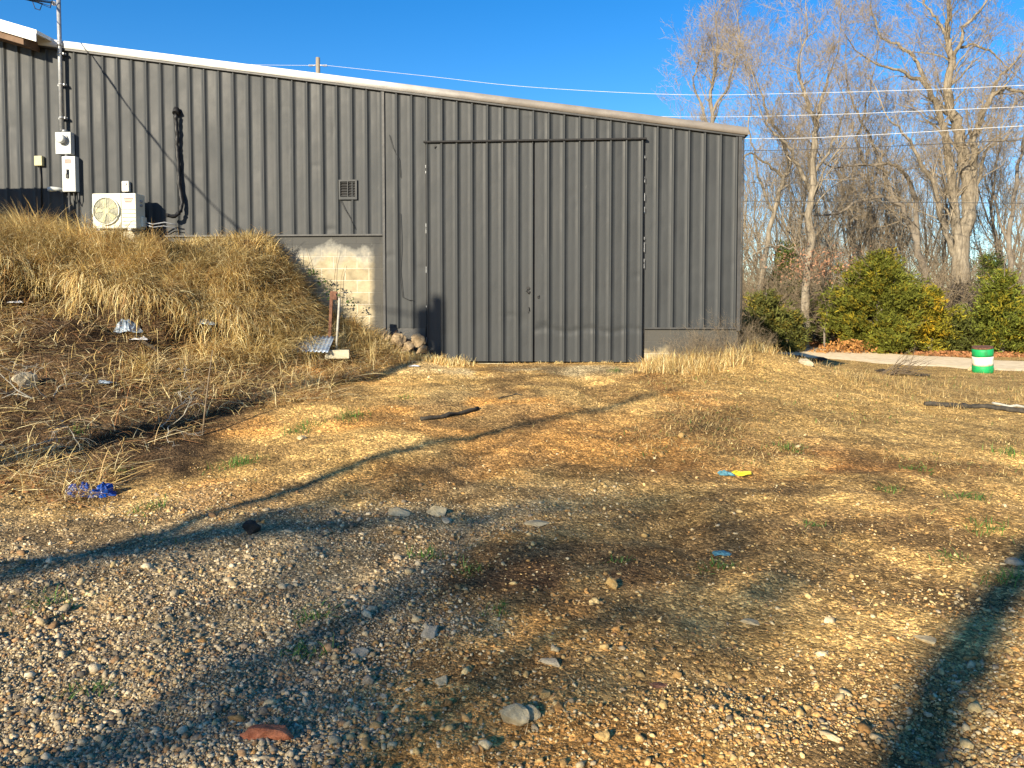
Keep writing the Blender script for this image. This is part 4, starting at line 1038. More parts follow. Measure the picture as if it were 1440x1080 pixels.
m = MB(); m.box((.125, -.001, 0), (.006, .006, ah - .02)); m.build('panel_seam', M['acdark'], e)
for k in range(5):
    m = MB(); m.box((.25, -.003, -.23 + k * .062), (.22, .008, .006)); m.build('vent_slot', M['acdark'], e)
m = MB(); m.box((.25, -.004, .20), (.15, .004, .024)); m.box((.25, -.004, .165), (.13, .004, .012)); m.box((.25, -.004, .145), (.11, .004, .010)); m.build('maker_plate', M['redtag'], e)
m = MB(); m.box((aw / 2 + .025, .19, -.17), (.05, .12, .17), None, .012); m.build('valve_cover', M['acwhite'], e)
m = MB(); m.tube([(aw / 2, .15, .17), (aw / 2 + .03, .15, .17)], .022, 10); m.tube([(aw / 2, .15, .10), (aw / 2 + .03, .15, .10)], .022, 10); m.build('valve', M['galv'], e)
m = MB(); m.tube([(aw / 2 + .02, .2, -.16), (aw / 2 + .15, .24, -.20), (aw / 2 + .32, .32, -.16), (aw / 2 + .5, .36, -.2)], .012, 6); m.tube([(aw / 2 + .02, .2, -.20), (aw / 2 + .16, .24, -.25), (aw / 2 + .30, .32, -.22), (aw / 2 + .5, .36, -.26)], .010, 6); m.build('copper_line', M['galv'], e)
for sx in (-.27, .27):
    m = MB(); m.box((sx, .15, -ah / 2 - .02), (.06, .33, .035), None, .004); m.build('foot', M['galv'], e)
ax = e.location.copy()
# blocks under the unit
pb = wuv(181, 330, .42); o = thing('concrete_block', 'upright pale concrete block propping the right side of the air conditioner', 'block', wall(pb[0], pb[1], .40), -WA)
o.location.z = ax.z - ah / 2 - .04
m = MB(); m.box((0, .08, -.19), (.19, .2, .38), None, .008); m.build('body', M['concrete'], o)
o = thing('concrete_block', 'low pale concrete block under the left side of the air conditioner', 'block', ax + WE * (-.24) - WN * .12 + Vector((0, 0, -ah / 2 - .04)), -WA)
m = MB(); m.box((0, 0, -.12), (.19, .24, .24), None, .008); m.build('body', M['concrete'], o)
# small white box above AC
e = wthing('isolator_box', 'small white isolator box on the wall above the air conditioner', 'switch box', 176, 262, .07)
m = MB(); m.box((0, .03, 0), (.125, .07, .18), None, .015); m.build('box', M['white'], e)
m = MB(); m.box((.005, -.008, .02), (.05, .006, .012)); m.box((.028, -.008, .035), (.01, .006, .04)); m.build('handle', M['rubber'], e)
m = MB(); m.tube([(0, .05, -.09), (0, .05, -.2)], .012, 6); m.build('cable', M['rubber'], e)
# black hose
pts = [(248, 157, .05), (247, 163, .09), (248, 175, .08), (249, 190, .07), (249, 203, .07), (250, 215, .06), (251, 240, .06), (253, 265, .06), (256, 285, .07), (254, 298, .10), (246, 304, .16), (234, 303, .24)]
P = []
for a, b, d in pts:
    u, z = wuv(a, b, d); P.append(wall(u, z, d))
o0 = P[-1].copy(); hose = thing('refrigerant_hose', 'thick black insulated hose running down the wall right of the air conditioner', 'hose', o0)
random.seed(3); Q = []
for i in range(len(P) - 1):
    for j in range(4): Q.append(P[i].lerp(P[i + 1], j / 4) - o0 + rvec(.004))
Q.append(P[-1] - o0)
m = MB(); m.tube(Q, [.033 + .004 * math.sin(i * 1.9) for i in range(len(Q))], 10); m.build('sleeve', M['rubber'], hose)
m = MB(); m.tube([Q[0] + WN * -.05, Q[0] + Vector((0, 0, .035)) + WN * .0, Q[2] + WN * .03], .055, 12); m.build('wall_cap', M['black'], hose)
# overhead service cable + transformer pole (pole stands left of the camera, out of view)
tt = 16.0; pole = Vector((-1.22, 12.9, 0)) - LH * tt; pole.z = tz(pole.x, pole.y)
ptop = 1.72 + tt * math.tan(EL)
pl = thing('utility_pole', 'wooden utility pole carrying a transformer, at the left edge of the yard', 'utility pole', pole)
m = MB(); hh = ptop - pole.z; m.tube([(0, 0, -.3), (0, 0, hh * .5), (0, 0, hh)], [.15, .12, .10], 12); m.build('post', M['polewood'], pl)
perp = Vector((-LH.y, LH.x, 0))
tp = perp * .19; m = MB(); m.tube([(tp.x, tp.y, hh - .72), (tp.x, tp.y, hh - .26)], .18, 16); m.build('transformer', M['galv'], pl)
m = MB(); m.tube([(tp.x, tp.y, hh - .24), (tp.x, tp.y, hh - .12)], .03, 8); m.build('bushing', M['ceramic'], pl)
A = wall(um, zm + 2.13, .14) + WE * -.07; B = Vector((pole.x, pole.y, ptop - .3))
def sagline(A, B, sag, n=40, jit=0): return [A.lerp(B, i / n) - Vector((0, 0, 4 * sag * (i / n) * (1 - i / n))) + (rvec(jit) if 0 < i < n else Vector()) for i in range(n + 1)]
line = sagline(A, B, 1.3)
m = MB(); m.tube(line, .011, 6)
m.tube([p + Vector((.012 * math.sin(i * 1.4), 0, .012 * math.cos(i * 1.4) + .014)) for i, p in enumerate(line)], .008, 5)
m.build('service_cable', M['darkwire'])
tag(bpy.data.objects['service_cable'], 'twisted black overhead cable reaching the mast from the upper left', 'cable')
wh = wall(um, zm + topz + .08, .24)
m = MB()
for k in range(2):
    m.tube([wh - Vector((0, 0, 0)), wh + Vector((.12, -.05, -.2 - .05 * k)), A + Vector((-.02, -.05, -.10 + .03 * k)), A + Vector((-.22, -.22, -.04)), line[1] + Vector((-.05, 0, -.12)), line[1] + Vector((.05, -.04, -.16)), line[1] + Vector((.09, -.03, -.05)), line[2]], .008, 6)
m.build('drip_loop', M['darkwire']); tag(bpy.data.objects['drip_loop'], 'curled black wire ends looped beside the top of the mast', 'wire')
# unseen tank out of frame at left, added to throw the shadow on the wall
TD = 1.9
tu = U(103, 300) - TD * math.tan(AZ - WA) - 1.1; tc = wall(tu, 0, TD)
gz = tz(tc.x, tc.y); zc = 1.6 + (430 - 268) / F * 13.3 + TD / math.cos(AZ - WA) * math.tan(EL) - .42
tk = thing('shadow_tank', 'unseen white tank on a stand, added to cast the rounded shadow at the far left of the wall', 'tank', (tc.x, tc.y, gz), -WA); zc -= gz
m = MB(); P = []; rr = []
for i in range(7): a = i / 6 * math.pi / 2; P.append((-.78 - .32 * math.cos(a), 0, zc)); rr.append(max(.02, .42 * math.sin(a)))
for i in range(7): a = i / 6 * math.pi / 2; P.append((.78 + .32 * math.sin(a), 0, zc)); rr.append(max(.02, .42 * math.cos(a)))
m.tube(P, rr, 28); m.build('tank', M['white'], tk)
for sx in (-.7, .7):
    for sy in (-.3, .3):
        m = MB(); m.box((sx, sy, zc / 2 - .2), (.06, .06, zc), None, .005); m.build('leg', M['galv'], tk)
# ------------------------------------------------------------------ pole and power lines beyond
pz = at(447, 81, 38); po = thing('utility_pole', 'pale wooden pole tip showing above the roof line', 'utility pole', (pz.x, 38, tz(pz.x, 38)))
hh = pz.z - po.location.z; m = MB(); m.tube([(0, 0, -.3), (0, 0, hh * .6), (0, 0, hh)], [.16, .13, .10], 10); m.build('post', M['polewood'], po)
for s in (-1, 1):
    m = MB(); m.tube([(s * .08, 0, hh - .36), (s * .25, 0, hh - .38)], .03, 8)
    for k in range(4): m.tube([(s * (.25 + k * .055), 0, hh - .38), (s * (.28 + k * .055), 0, hh - .38)], .05, 10)
    m.build('insulator', M['ceramic'], po)
def pline(name, pts, r, mat, label, group=None):
    P = [at(*p) for p in pts]
    Q = []
    for i in range(len(P) - 1):
        p0 = P[max(i - 1, 0)]; p1 = P[i]; p2 = P[i + 1]; p3 = P[min(i + 2, len(P) - 1)]
        for j in range(8):
            t = j / 8; Q.append(.5 * ((2 * p1) + (p2 - p0) * t + (2 * p0 - 5 * p1 + 4 * p2 - p3) * t * t + (3 * p1 - p0 - 3 * p2 + p3) * t ** 3))
    Q.append(P[-1]); m = MB(); m.tube(Q, r, 5); tag(m.build(name, M[mat]), label, 'power line', group)
G = 'wires crossing in front of the trees'
pline('power_line', [(459, 92, 38), (600, 107, 35.5), (740, 122, 33), (950, 133, 29.5), (1130, 131, 27), (1300, 126, 25), (1440, 120, 23.5), (1700, 108, 21)], .008, 'wire', 'topmost pale wire, sagging from the pole above the roof to the trees', G)
pline('power_line', [(250, 80, 44), (340, 90, 41), (435, 92, 38)], .008, 'wire', 'short pale wire leaving the pole tip to the left behind the roof', G)
pline('power_line', [(459, 130, 38), (700, 155, 34), (940, 164, 29.6), (1130, 162, 27), (1300, 156, 25), (1440, 150, 23.5), (1700, 140, 21)], .008, 'wire', 'second pale wire from the top, crossing the bare trees', G)
pline('power_line', [(459, 165, 38), (700, 192, 34), (1045, 195, 28), (1200, 191, 26), (1440, 177, 23.5), (1700, 165, 21)], .008, 'wire', 'third pale wire, leaving the building at its low roof corner', G)
pline('power_line', [(700, 215, 34), (1045, 212, 28), (1200, 208, 26), (1440, 197, 23.5), (1700, 190, 21)], .010, 'darkwire', 'thin dark wire just under the three pale ones', G)
pline('power_line', [(700, 285, 34), (1045, 283, 28), (1200, 284, 26), (1440, 286, 23.5), (1700, 290, 21)], .010, 'darkwire', 'lowest dark wire across the middle of the bare trees', G)

# ------------------------------------------------------------------ stones, rubble and litter
def rock(name, label, px, py, size, mat, seedv, cat='rock', sink=.42, group=None, rz=None, Y=None):
    p = gp(px, py) if Y is None else at(px, py, Y); random.seed(seedv)
    bm = bmesh.new(); bmesh.ops.create_icosphere(bm, subdivisions=3, radius=.5)
    s = seedv * 3.1
    cuts = [(rvec().normalized(), random.uniform(.22, .40)) for _ in range(13)]
    for v in bm.verts:
        for nrm, dd in cuts:
            k = v.co.dot(nrm) - dd
            if k > 0: v.co -= nrm * k * .92
        v.co *= 1 + (.75 if mat == 'rubble' else .4) * float(fbm(np.array([v.co.x * 5 + s]), np.array([v.co.y * 5 + v.co.z * 4]), seedv, 3)[0] - .5)
        v.co.x *= size[0]; v.co.y *= size[1]; v.co.z *= size[2]
    me = bpy.data.meshes.new(name); bm.to_mesh(me); bm.free()
    o = link(name, me, M[mat]); o.location = (p.x, p.y, p.z + size[2] * (.5 - sink)); o.rotation_euler = (0, 0, random.uniform(0, 3) if rz is None else rz)
    tag(o, label, cat, group); return o
rock('rock', 'rust-red rough stone lying at the bottom edge of the gravel', 378, 1040, (.20, .12, .08), 'rock_red', 1, rz=.1)
rock('rock', 'large cream stone in the gravel at the bottom centre', 726, 1014, (.15, .12, .10), 'rock_pale', 2, rz=.4)
rock('rock', 'small cream stone touching the right side of the large cream stone', 746, 1010, (.08, .08, .08), 'rock_pale', 3)
rock('rock', 'pale grey lumpy stone in the middle of the gravel', 605, 896, (.13, .10, .08), 'rock_grey', 4)
rock('rock', 'dull grey flat stone left of the lumpy pale grey one', 505, 920, (.12, .09, .06), 'rock_grey', 5, sink=.5)
rock('rock', 'long flat grey stone lying slantwise below the lumpy grey one', 775, 936, (.17, .06, .05), 'rock_grey', 6, rz=-.7)
rock('rock', 'bright yellow angular stone right of the red-brown earth', 860, 827, (.085, .08, .075), 'rock_yellow', 7, sink=.15)
rock('rock', 'yellow rounded stone above the large cream stone', 765, 981, (.07, .06, .05), 'rock_yellow', 8)
rock('rock', 'small orange stone between the flat grey slab and the dry weeds', 827, 931, (.055, .045, .04), 'rock_yellow', 9)
rock('rock', 'yellow-tan angular stone near the bottom, right of the cream stones', 848, 1041, (.08, .06, .05), 'rock_yellow', 10)
rock('rock', 'embedded pale boulder top, right one of the pair in mid yard', 613, 722, (.26, .2, .13), 'rock_pale', 11, sink=.5, rz=.2)
rock('rock', 'flatter embedded pale boulder, left one of the pair in mid yard', 560, 722, (.26, .2, .08), 'rock_pale', 12, sink=.5, rz=0)
rock('rock', 'white chip of stone just below the mid-yard boulders', 628, 734, (.11, .08, .05), 'rock_grey', 13)
rock('rock', 'broad pale stone bedded in the dirt at the centre of the yard', 757, 738, (.26, .16, .07), 'rock_pale', 14, sink=.5, rz=.1)
rock('rock', 'black clod lying at the left edge of the open gravel', 357, 750, (.17, .12, .12), 'rock_dark', 15, sink=.2)
rock('rock', 'rounded grey boulder in the weeds at the left edge', 37, 545, (.33, .28, .26), 'rock_grey', 16, sink=.25)
rock('rock', 'small orange clod on the dirt right of centre', 958, 616, (.10, .09, .07), 'rock_yellow', 17, sink=.2)
rock('rock', 'brown half-buried stone at the right, under the dark tree shadow edge', 1302, 902, (.12, .09, .05), 'rock_pale', 18, sink=.5)
rock('rock', 'pale long pebble near the bottom right corner', 1169, 1040, (.095, .04, .035), 'rock_pale', 19, rz=-.8)
rock('rock', 'pale stone at the right edge inside the dark tree shadow', 1425, 793, (.14, .1, .07), 'rock_grey', 20)
rock('rock', 'flat brown stone beside the dry weeds on the right', 1058, 878, (.12, .08, .04), 'rock_pale', 21, sink=.5)
rock('rock', 'grey buried slab in front of the bank foot weeds', 424, 617, (.18, .12, .08), 'rock_pale', 22, sink=.4)
rock('rock', 'small white stone left of the embedded boulders', 506, 731, (.10, .07, .04), 'rock_grey', 23)
rock('rock', 'white pebble at the bottom centre of the gravel', 541, 984, (.05, .045, .035), 'rock_grey', 24)
rock('rock', 'brown wedge stone right of the white pebble', 622, 960, (.09, .07, .06), 'rock_pale', 25)
# rubble where the foundation is broken open left of the doors
rub = [(548, 486, .22, .20), (562, 478, .26, .26), (577, 486, .2, .2), (588, 480, .22, .24), (570, 494, .2, .16), (594, 492, .16, .18), (543, 474, .2, .16)]
for i, (px, py, a, b) in enumerate(rub):
    w = ['leftmost low', 'tallest', 'middle', 'upper right', 'lowest front', 'right-hand, door-side', 'upper left'][i]
    o = rock('rubble_stone', w + ' chunk of broken foundation rubble left of the big doors', px, py, (a * 1.15, .3, b * 1.1), 'rubble', 40 + i, 'rubble', .35, 'rubble at the broken foundation', Y=12.72 - .03 * (i % 3))
    o.location.z = at(px, py, 12.7).z
# post, pipe and their block
p = gp(466, 503); ph = at(468, 410, p.y).z - p.z
o = thing('rusty_post', 'leaning rusty steel post at the foot of the bank by the corrugated sheet', 'post', (p.x, p.y, p.z))
m = MB(); m.box((-.01, 0, ph / 2), (.045, .045, ph), Matrix.Rotation(.055, 4, 'Y'), .004); m.box((.045, 0, ph - .06), (.11, .04, .13), Matrix.Rotation(.1, 4, 'Y'), .01); m.build('bar', M['rust'], o)
m = MB(); m.tube([(.09, -.02, ph - .03), (.11, -.02, ph - .12), (.06, -.02, ph - .15)], .01, 6); m.build('hook', M['rubber'], o)
o = thing('pale_pipe', 'thin weathered pipe leaning against the rusty post', 'pipe', (p.x + .085, p.y - .05, p.z))
m = MB(); m.tube([(-.01, 0, -.05), (.06, .0, ph - .1)], .018, 8); m.build('tube', M['palepipe'], o)
o = thing('cinder_block', 'broken pale cinder block at the foot of the rusty post', 'block', (p.x + .12, p.y - .12, p.z + .03))
m = MB(); m.box((0, 0, .02), (.36, .16, .13), Matrix.Rotation(.15, 4, 'Z'), .012); m.build('body', M['concrete'], o)
o = thing('cinder_block', 'cinder block half sunk left of the rusty post', 'block', (p.x - .22, p.y - .1, p.z + .02))
m = MB(); m.box((0, 0, .02), (.2, .16, .18), Matrix.Rotation(-.1, 4, 'Z'), .012); m.build('body', M['concrete'], o)
# corrugated sheet
p = gp(425, 499); nS = 60; V = []; rows = 6
for i in range(nS + 1):
    u = i / nS
    for k in range(rows):
        t = k / (rows - 1); V.append(((u - .5) * .78 + .05 * t, t * .34, .02 + t * .15 + .012 * math.sin(u * 2 * math.pi * 13) - .05 * (u - .5) ** 2))
V = np.array(V); ix = np.arange((nS + 1) * rows).reshape(nS + 1, rows)
top = np.stack([ix[:-1, :-1], ix[1:, :-1], ix[1:, 1:], ix[:-1, 1:]], -1).reshape(-1, 4)
o = link('corrugated_sheet', mesh_np('corrugated_sheet', V, top, None, True), M['corr']); o.location = (p.x, p.y - .05, p.z + .02); o.rotation_euler = (R(13), 0, .06)
o.modifiers.new('s', 'SOLIDIFY').thickness = .003; tag(o, 'bluish corrugated metal sheet lying at the foot of the bank', 'metal sheet')
# crumpled plastic
def crumple(name, label, cat, px, py, size, mat, seedv, rz=0, lift=.0):
    p = gp(px, py); random.seed(seedv); nn = 34; V = []
    gx, gy = np.meshgrid(np.linspace(-1, 1, nn), np.linspace(-1, 1, nn)); 
    rr = np.clip(1 - (gx ** 2 + gy ** 2) * .55, 0.05, 1)
    a = fbm(gx * 1.5 + seedv, gy * 1.5, seedv, 4); b = fbm(gx * 3 + 9, gy * 3 + seedv, seedv + 1, 3); c = fbm(gx * 3 - 9, gy * 3 + seedv, seedv + 2, 3)
    edge = .75 + .5 * fbm(np.arctan2(gy, gx) * 1.6 + seedv, gx * 0, seedv + 5, 2)
    V = np.stack([(gx * edge + (b - .5) * .6) * size[0] / 2, (gy * edge + (c - .5) * .6) * size[1] / 2, (rr * .42 + np.abs(a - .5) * 1.5 * rr - .1) * size[2] * np.clip((1.25 - np.hypot(gx, gy)) * 1.6, .02, 1)], -1).reshape(-1, 3)
    ix = np.arange(nn * nn).reshape(nn, nn)
    o = link(name, mesh_np(name, V, np.stack([ix[:-1, :-1], ix[:-1, 1:], ix[1:, 1:], ix[1:, :-1]], -1).reshape(-1, 4)), M[mat]); o.location = (p.x, p.y, p.z + lift); o.rotation_euler = (0, 0, rz)
    o.modifiers.new('s', 'SOLIDIFY').thickness = .002; tag(o, label, cat); return o
crumple('blue_bag', 'dark blue crumpled plastic bag, left lump by the gravel edge', 'plastic bag', 114, 695, (.22, .18, .20), 'bluepl', 3, 0, -.02)
crumple('blue_bag', 'brighter blue crumpled plastic bag touching the dark one on its right', 'plastic bag', 147, 697, (.24, .18, .22), 'bluepl', 6, 0, -.02)
crumple('plastic_scrap', 'flat white plastic scrap above the blue bags', 'litter', 101, 666, (.22, .12, .03), 'whitepl', 8, 0, .02)
crumple('plastic_bag', 'torn grey-blue plastic bag tangled in the middle of the bank', 'plastic bag', 182, 468, (.34, .3, .3), 'greypl', 9, .3)
crumple('plastic_scrap', 'white plastic scrap under the torn grey-blue bag', 'litter', 196, 478, (.26, .16, .08), 'whitepl', 11)
crumple('plastic_scrap', 'small white scrap in the stalks near the left edge', 'litter', 22, 437, (.22, .14, .05), 'whitepl', 12)
crumple('plastic_bag', 'clear wrinkled plastic at the foot of the overhang on the bank', 'plastic bag', 290, 458, (.30, .2, .16), 'greypl', 13)
crumple('plastic_scrap', 'pale long scrap on the lower slope right of the torn bag', 'litter', 253, 521, (.26, .12, .04), 'whitepl', 14)
crumple('paper_litter', 'white and pink crumpled wrapper on the bank right of the air conditioner', 'litter', 268, 335, (.30, .2, .16), 'whitepl', 15, lift=.12)
crumple('plastic_scrap', 'small blue-white scrap on the grass before the rubble', 'litter', 583, 515, (.16, .1, .03), 'whitepl', 16)
crumple('plastic_scrap', 'grey scrap below the boulder at the left', 'litter', 146, 540, (.2, .12, .05), 'greypl', 17)
crumple('cloth_rag', 'crumpled teal rag beside the yellow strap', 'rag', 1019, 667, (.14, .12, .06), 'teal', 18)
crumple('plastic_scrap', 'small pale blue scrap on the dirt below the yellow strap', 'litter', 1015, 779, (.11, .08, .03), 'teal', 19)
crumple('paper_litter', 'small white scrap near the wall grass right of the doors', 'litter', 934, 519, (.12, .08, .06), 'whitepl', 20)
crumple('plastic_scrap', 'dull maroon scrap beside the dry weeds in the near dirt', 'litter', 928, 966, (.10, .06, .02), 'rust', 21)
p = gp(1042, 668); m = MB(); pts = [(math.cos(t * 6.283 / 30) * .085 * (1 + .15 * math.sin(t)), math.sin(t * 6.283 / 30) * .06, .012 + .006 * math.sin(t * .8)) for t in range(31)]
m.tube([(-.16, .01, .01), (-.12, 0, .012)] + pts, .009, 6); o = m.build('yellow_strap', M['yellow']); o.location = p; tag(o, 'bright yellow looped strap lying on the dirt', 'strap')
# sticks
def stick(name, label, pxs, r, mat, lift=.01, cat='stick', wob=.006, seedv=1):
    random.seed(seedv); P = []
    for (a, b) in pxs: q = gp(a, b); q.z += lift; P.append(q)
    o0 = P[0].copy(); Q = []
    for i in range(len(P) - 1):
        for j in range(4): Q.append(P[i].lerp(P[i + 1], j / 4) - o0 + rvec(wob))
    Q.append(P[-1] - o0)
    for v in Q: v.z = max(v.z, tz(v.x + o0.x, v.y + o0.y) - o0.z + r * .6)
    rs = r if isinstance(r, list) else [r * (.75 + .5 * random.random()) for _ in Q]
    m = MB(); m.tube(Q, rs, 7); o = m.build(name, M[mat]); o.location = o0; tag(o, label, cat); return o
stick('fallen_branch', 'dark weathered branch lying alone on the yard before the left door', [(590, 592), (625, 589), (650, 584), (672, 577)], .022, 'darkwood', .02)
stick('fallen_branch', 'long black branch on the ground at the right edge', [(1300, 571), (1340, 573), (1370, 574), (1410, 578), (1450, 583)], .035, 'darkwood', .03, seedv=4)
stick('pale_stick', 'pale peeled stick lying along the black branch at the right edge', [(1395, 573), (1420, 577), (1455, 581)], .02, 'palepipe', .06)
stick('pipe_scrap', 'dark slat leaning down the bank below the torn grey-blue bag', [(190, 480), (210, 492), (228, 506)], .03, 'darkwood', .05)
stick('twig', 'thin dark twig on the dirt in front of the door middle', [(700, 562), (722, 556), (735, 557)], .008, 'darkwood')
# upright dead stem
p = gp(285, 612); t = at(299, 492, p.y)
m = MB(); L = t.z - p.z; dx = t.x - p.x; m.tube([(0, 0, 0), (dx * .25, 0, L * .3), (dx * .65, 0, L * .7), (dx, 0, L)], [.012, .010, .008, .004], 7); o = m.build('dead_sapling', M['wood']); o.location = p; tag(o, 'single tall thin dead stem standing at the foot of the bank', 'stem')
# pale bent twigs
random.seed(31)
for i, (px, py) in enumerate(((245, 585), (225, 600), (150, 600), (60, 560), (75, 470), (20, 640))):
    p = gp(px, py); th_, tn = Tubes(), Tubes()
    a = random.uniform(0, 6.28)
    for k in range(4): grow(th_, tn, (random.uniform(-.1, .1), random.uniform(-.1, .1), 0), (math.cos(a + k), math.sin(a + k), .45), .5, .009, 0, 2, -.05, .25, (2, 4), .6, (.4, 1.0), .003, 1, 6)
    o = link('dead_weed', tn.mesh('dead_weed'), M['palepipe' if i % 2 else 'wood']); o.location = p
    lb = ['pale bent twigs beside the tall dead stem', 'brown tangled twigs left of the pale bent twigs', 'tangled dead weed in mid slope above the white scrap', 'dead weed sprawling beneath the round grey boulder', 'arching dead weed on the upper left of the slope', 'dead weed at the left edge of the slope foot'][i]
    tag(o, lb, 'weed')
# dark weeds by the building corner, brush in the field
for i, (px, py, s, lb) in enumerate(((985, 508, .42, 'dark skeletal weed against the painted foundation'), (1005, 510, .36, 'second skeletal weed right of the darkest one by the foundation'), (960, 508, .3, 'small skeletal weed left on the painted foundation'), (1050, 520, .42, 'brown bushy weed just past the building corner'), (1075, 522, .36, 'brown low weed a step past the building corner'), (1030, 520, .4, 'brown weed right at the building corner'))):
    Yv = 12.35 if px < 1040 else 13.0; X = (px - 720) / F * Yv; o = bpy.data.objects.new('dry_weed', bm_[i % 3]); COL.objects.link(o); o.location = (X, Yv, tz(X, Yv)); o.scale = (s * .55,) * 3; o.rotation_euler = (0, 0, i); tag(o, lb, 'weed')
p = gp(1258, 528); th_, tn = Tubes(), Tubes(); random.seed(70)
for k in range(26): a = random.uniform(-.5, 1.2); grow(th_, tn, (random.uniform(-.35, .35), random.uniform(-.2, .2), random.uniform(0, .1)), (math.cos(a), random.uniform(-.4, .4), random.uniform(0, .7)), .6, .012, 0, 1, -.02, .15, (2, 4), .5, (.3, .8), .004, 1, 5)
o = link('brush_pile', tn.mesh('brush_pile'), M['wood']); o.location = p; tag(o, 'small heap of cut brown branches in the field before the road', 'branches')
rock('dark_clod', 'black charred log end left of the brush heap', 1240, 523, (.35, .2, .15), 'rock_dark', 60, 'log', .3, rz=0)
rock('dark_clod', 'black lump on the road edge past the building corner', 1150, 508, (.6, .4, .24), 'rock_dark', 61, 'lump', .3, rz=0)
rock('dark_clod', 'flat dark lump lying right of the brush heap', 1300, 529, (.45, .2, .09), 'rock_dark', 62, 'lump', .3, rz=0)
rock('dark_clod', 'dark double clod on the ground in front of the right wall grass', 948, 523, (.22, .14, .08), 'rock_dark', 63, 'clod', .3, rz=0)
rock('rock', 'white stone in the grass past the building corner', 1133, 512, (.24, .2, .16), 'rock_grey', 64, rz=0)
# culvert / dark ditch mouth
# striped barrel by the road
p = gp(1382, 524); hb = at(1382, 487, p.y).z - p.z; rb = 13.2 / F * p.y
o = thing('striped_barrel', 'green and white striped barrel tilted beside the gravel road', 'barrel', p); o.rotation_euler = (R(3), R(-6), .3)
def ringpart(nm, z0, z1, mat, rib):
    m = MB(); zs = [z0, z0 + (z1 - z0) * .3, z0 + (z1 - z0) * .5, z0 + (z1 - z0) * .7, z1]; m.tube([(0, 0, z) for z in zs], [rb, rb, rb * (1.03 if rib else 1), rb, rb], 28); return m.build(nm, mat, o)
M['green'] = mottled('green_paint', (.03, .10, .04), (.01, .30, .09), 6, .55, stops=(.25, .5)); M['band'] = mottled('white_band', (.35, .28, .16), (.74, .71, .56), 5, .7, stops=(.25, .5))
ringpart('lower_band', 0, hb * .30, M['green'], True); ringpart('middle_band', hb * .301, hb * .64, M['band'], False); ringpart('upper_band', hb * .641, hb * .93, M['green'], True); ringpart('rim', hb * .931, hb, M['rust'], False)
rock('rock', 'pale stone leaning at the left foot of the striped barrel', 1366, 521, (.28, .2, .22), 'rock_pale', 65, rz=0)
# dark burnt stump on the big tree
p = at(1350, 405, YB - .9); m = MB(); random.seed(5)
o = rock('tree_stump', 'black hollow knot of broken wood on the trunk fork of the biggest tree', 1350, 408, (.8, .5, .6), 'rock_dark', 66, 'stump', .5, Y=YB - .7, rz=0)
m = MB()
for k in range(16):
    a = random.uniform(0, 6.28); m.tube([(0, 0, 0), (math.cos(a) * .5, -.2, math.sin(a) * .35), (math.cos(a) * .9, -.3, math.sin(a) * .6 - .1)], [.05, .03, .01], 5)
m.build('roots', M['darkwood'], o)
# vines/saplings on the block wall
for i, (x0, y0, x1, y1, lb) in enumerate(((462, 470, 475, 350, 'tallest thin vine stem climbing the bare block wall'), (458, 465, 430, 350, 'thin vine stem leaning left on the block wall'), (468, 480, 486, 372, 'thin vine stem leaning right on the block wall'))):
    a = wuv(x0, y0, .06); b = wuv(x1, y1, .03); A_ = wall(a[0], a[1], .12); B_ = wall(b[0], b[1], .03); m = MB(); random.seed(i)
    m.tube([A_.lerp(B_, t / 6) - A_ + rvec(.012) for t in range(7)], [.007 - .0008 * t for t in range(7)], 5); o = m.build('vine_stem', M['wood']); o.location = A_; tag(o, lb, 'vine')
n = 260; vs = []
rr_ = np.random.default_rng(5)
for (px, py, s) in ((441, 382, .05), (462, 415, .08), (490, 425, .07), (455, 398, .06)):
    p = at(px, py, 12.65); k = 34; vs.append(np.column_stack([p.x + rr_.normal(0, s, k), p.y + rr_.normal(0, .06, k), p.z + rr_.normal(0, s * .7, k)]))
vs = np.concatenate(vs); leaves('ivy_patch', vs[:, 0], vs[:, 1], vs[:, 2], np.array([[.05, .085, .025]]) * rr_.uniform(.5, 1.6, (len(vs), 1)), rr_.uniform(.02, .045, len(vs)), 'small green ivy leaves where the bank meets the block wall', 'ivy', None)
tag(bpy.data.objects['ivy_patch'], None, None, None, 'stuff')

# ------------------------------------------------------------------ trees behind the camera that throw the long shadows
def caster(name, label, tip, H, r, seedv, crown_from=.45, lv=3, nb=14, blen=2.2, lean=(0, 0), taper=.72):
    """the shadow of its top falls at ground point tip"""
    b = Vector((tip.x, tip.y, 0)) - LH * ((H - tip.z) / math.tan(EL)); b.z = tz(b.x, b.y); random.seed(seedv); H = H - b.z
    th_, tn = Tubes(), Tubes(); P = [Vector((lean[0] * i / 10, lean[1] * i / 10, H * i / 10)) + (rvec(.05) if i else Vector()) for i in range(11)]
    rs = [r * (1 - taper * i / 10) for i in range(11)]; th_.g.setdefault((11, 10), []).append(([tuple(v) for v in P], rs))
    for k in range(nb):
        i = random.randint(int(crown_from * 10), 10); a = random.uniform(0, 6.28)
        grow(th_, tn, P[i], (math.cos(a), math.sin(a), .7), blen * random.uniform(.6, 1.2), rs[i] * .45, 1, lv + 1, .08, .2, (4, 6), .62, (.5, 1.1), .008, .03, 5)
    o = thing(name, label, 'tree', b); link('trunk', th_.mesh('trunk'), M['bark2'], o)
    if tn.g: link('crown', tn.mesh('crown'), M['twig2'], o)
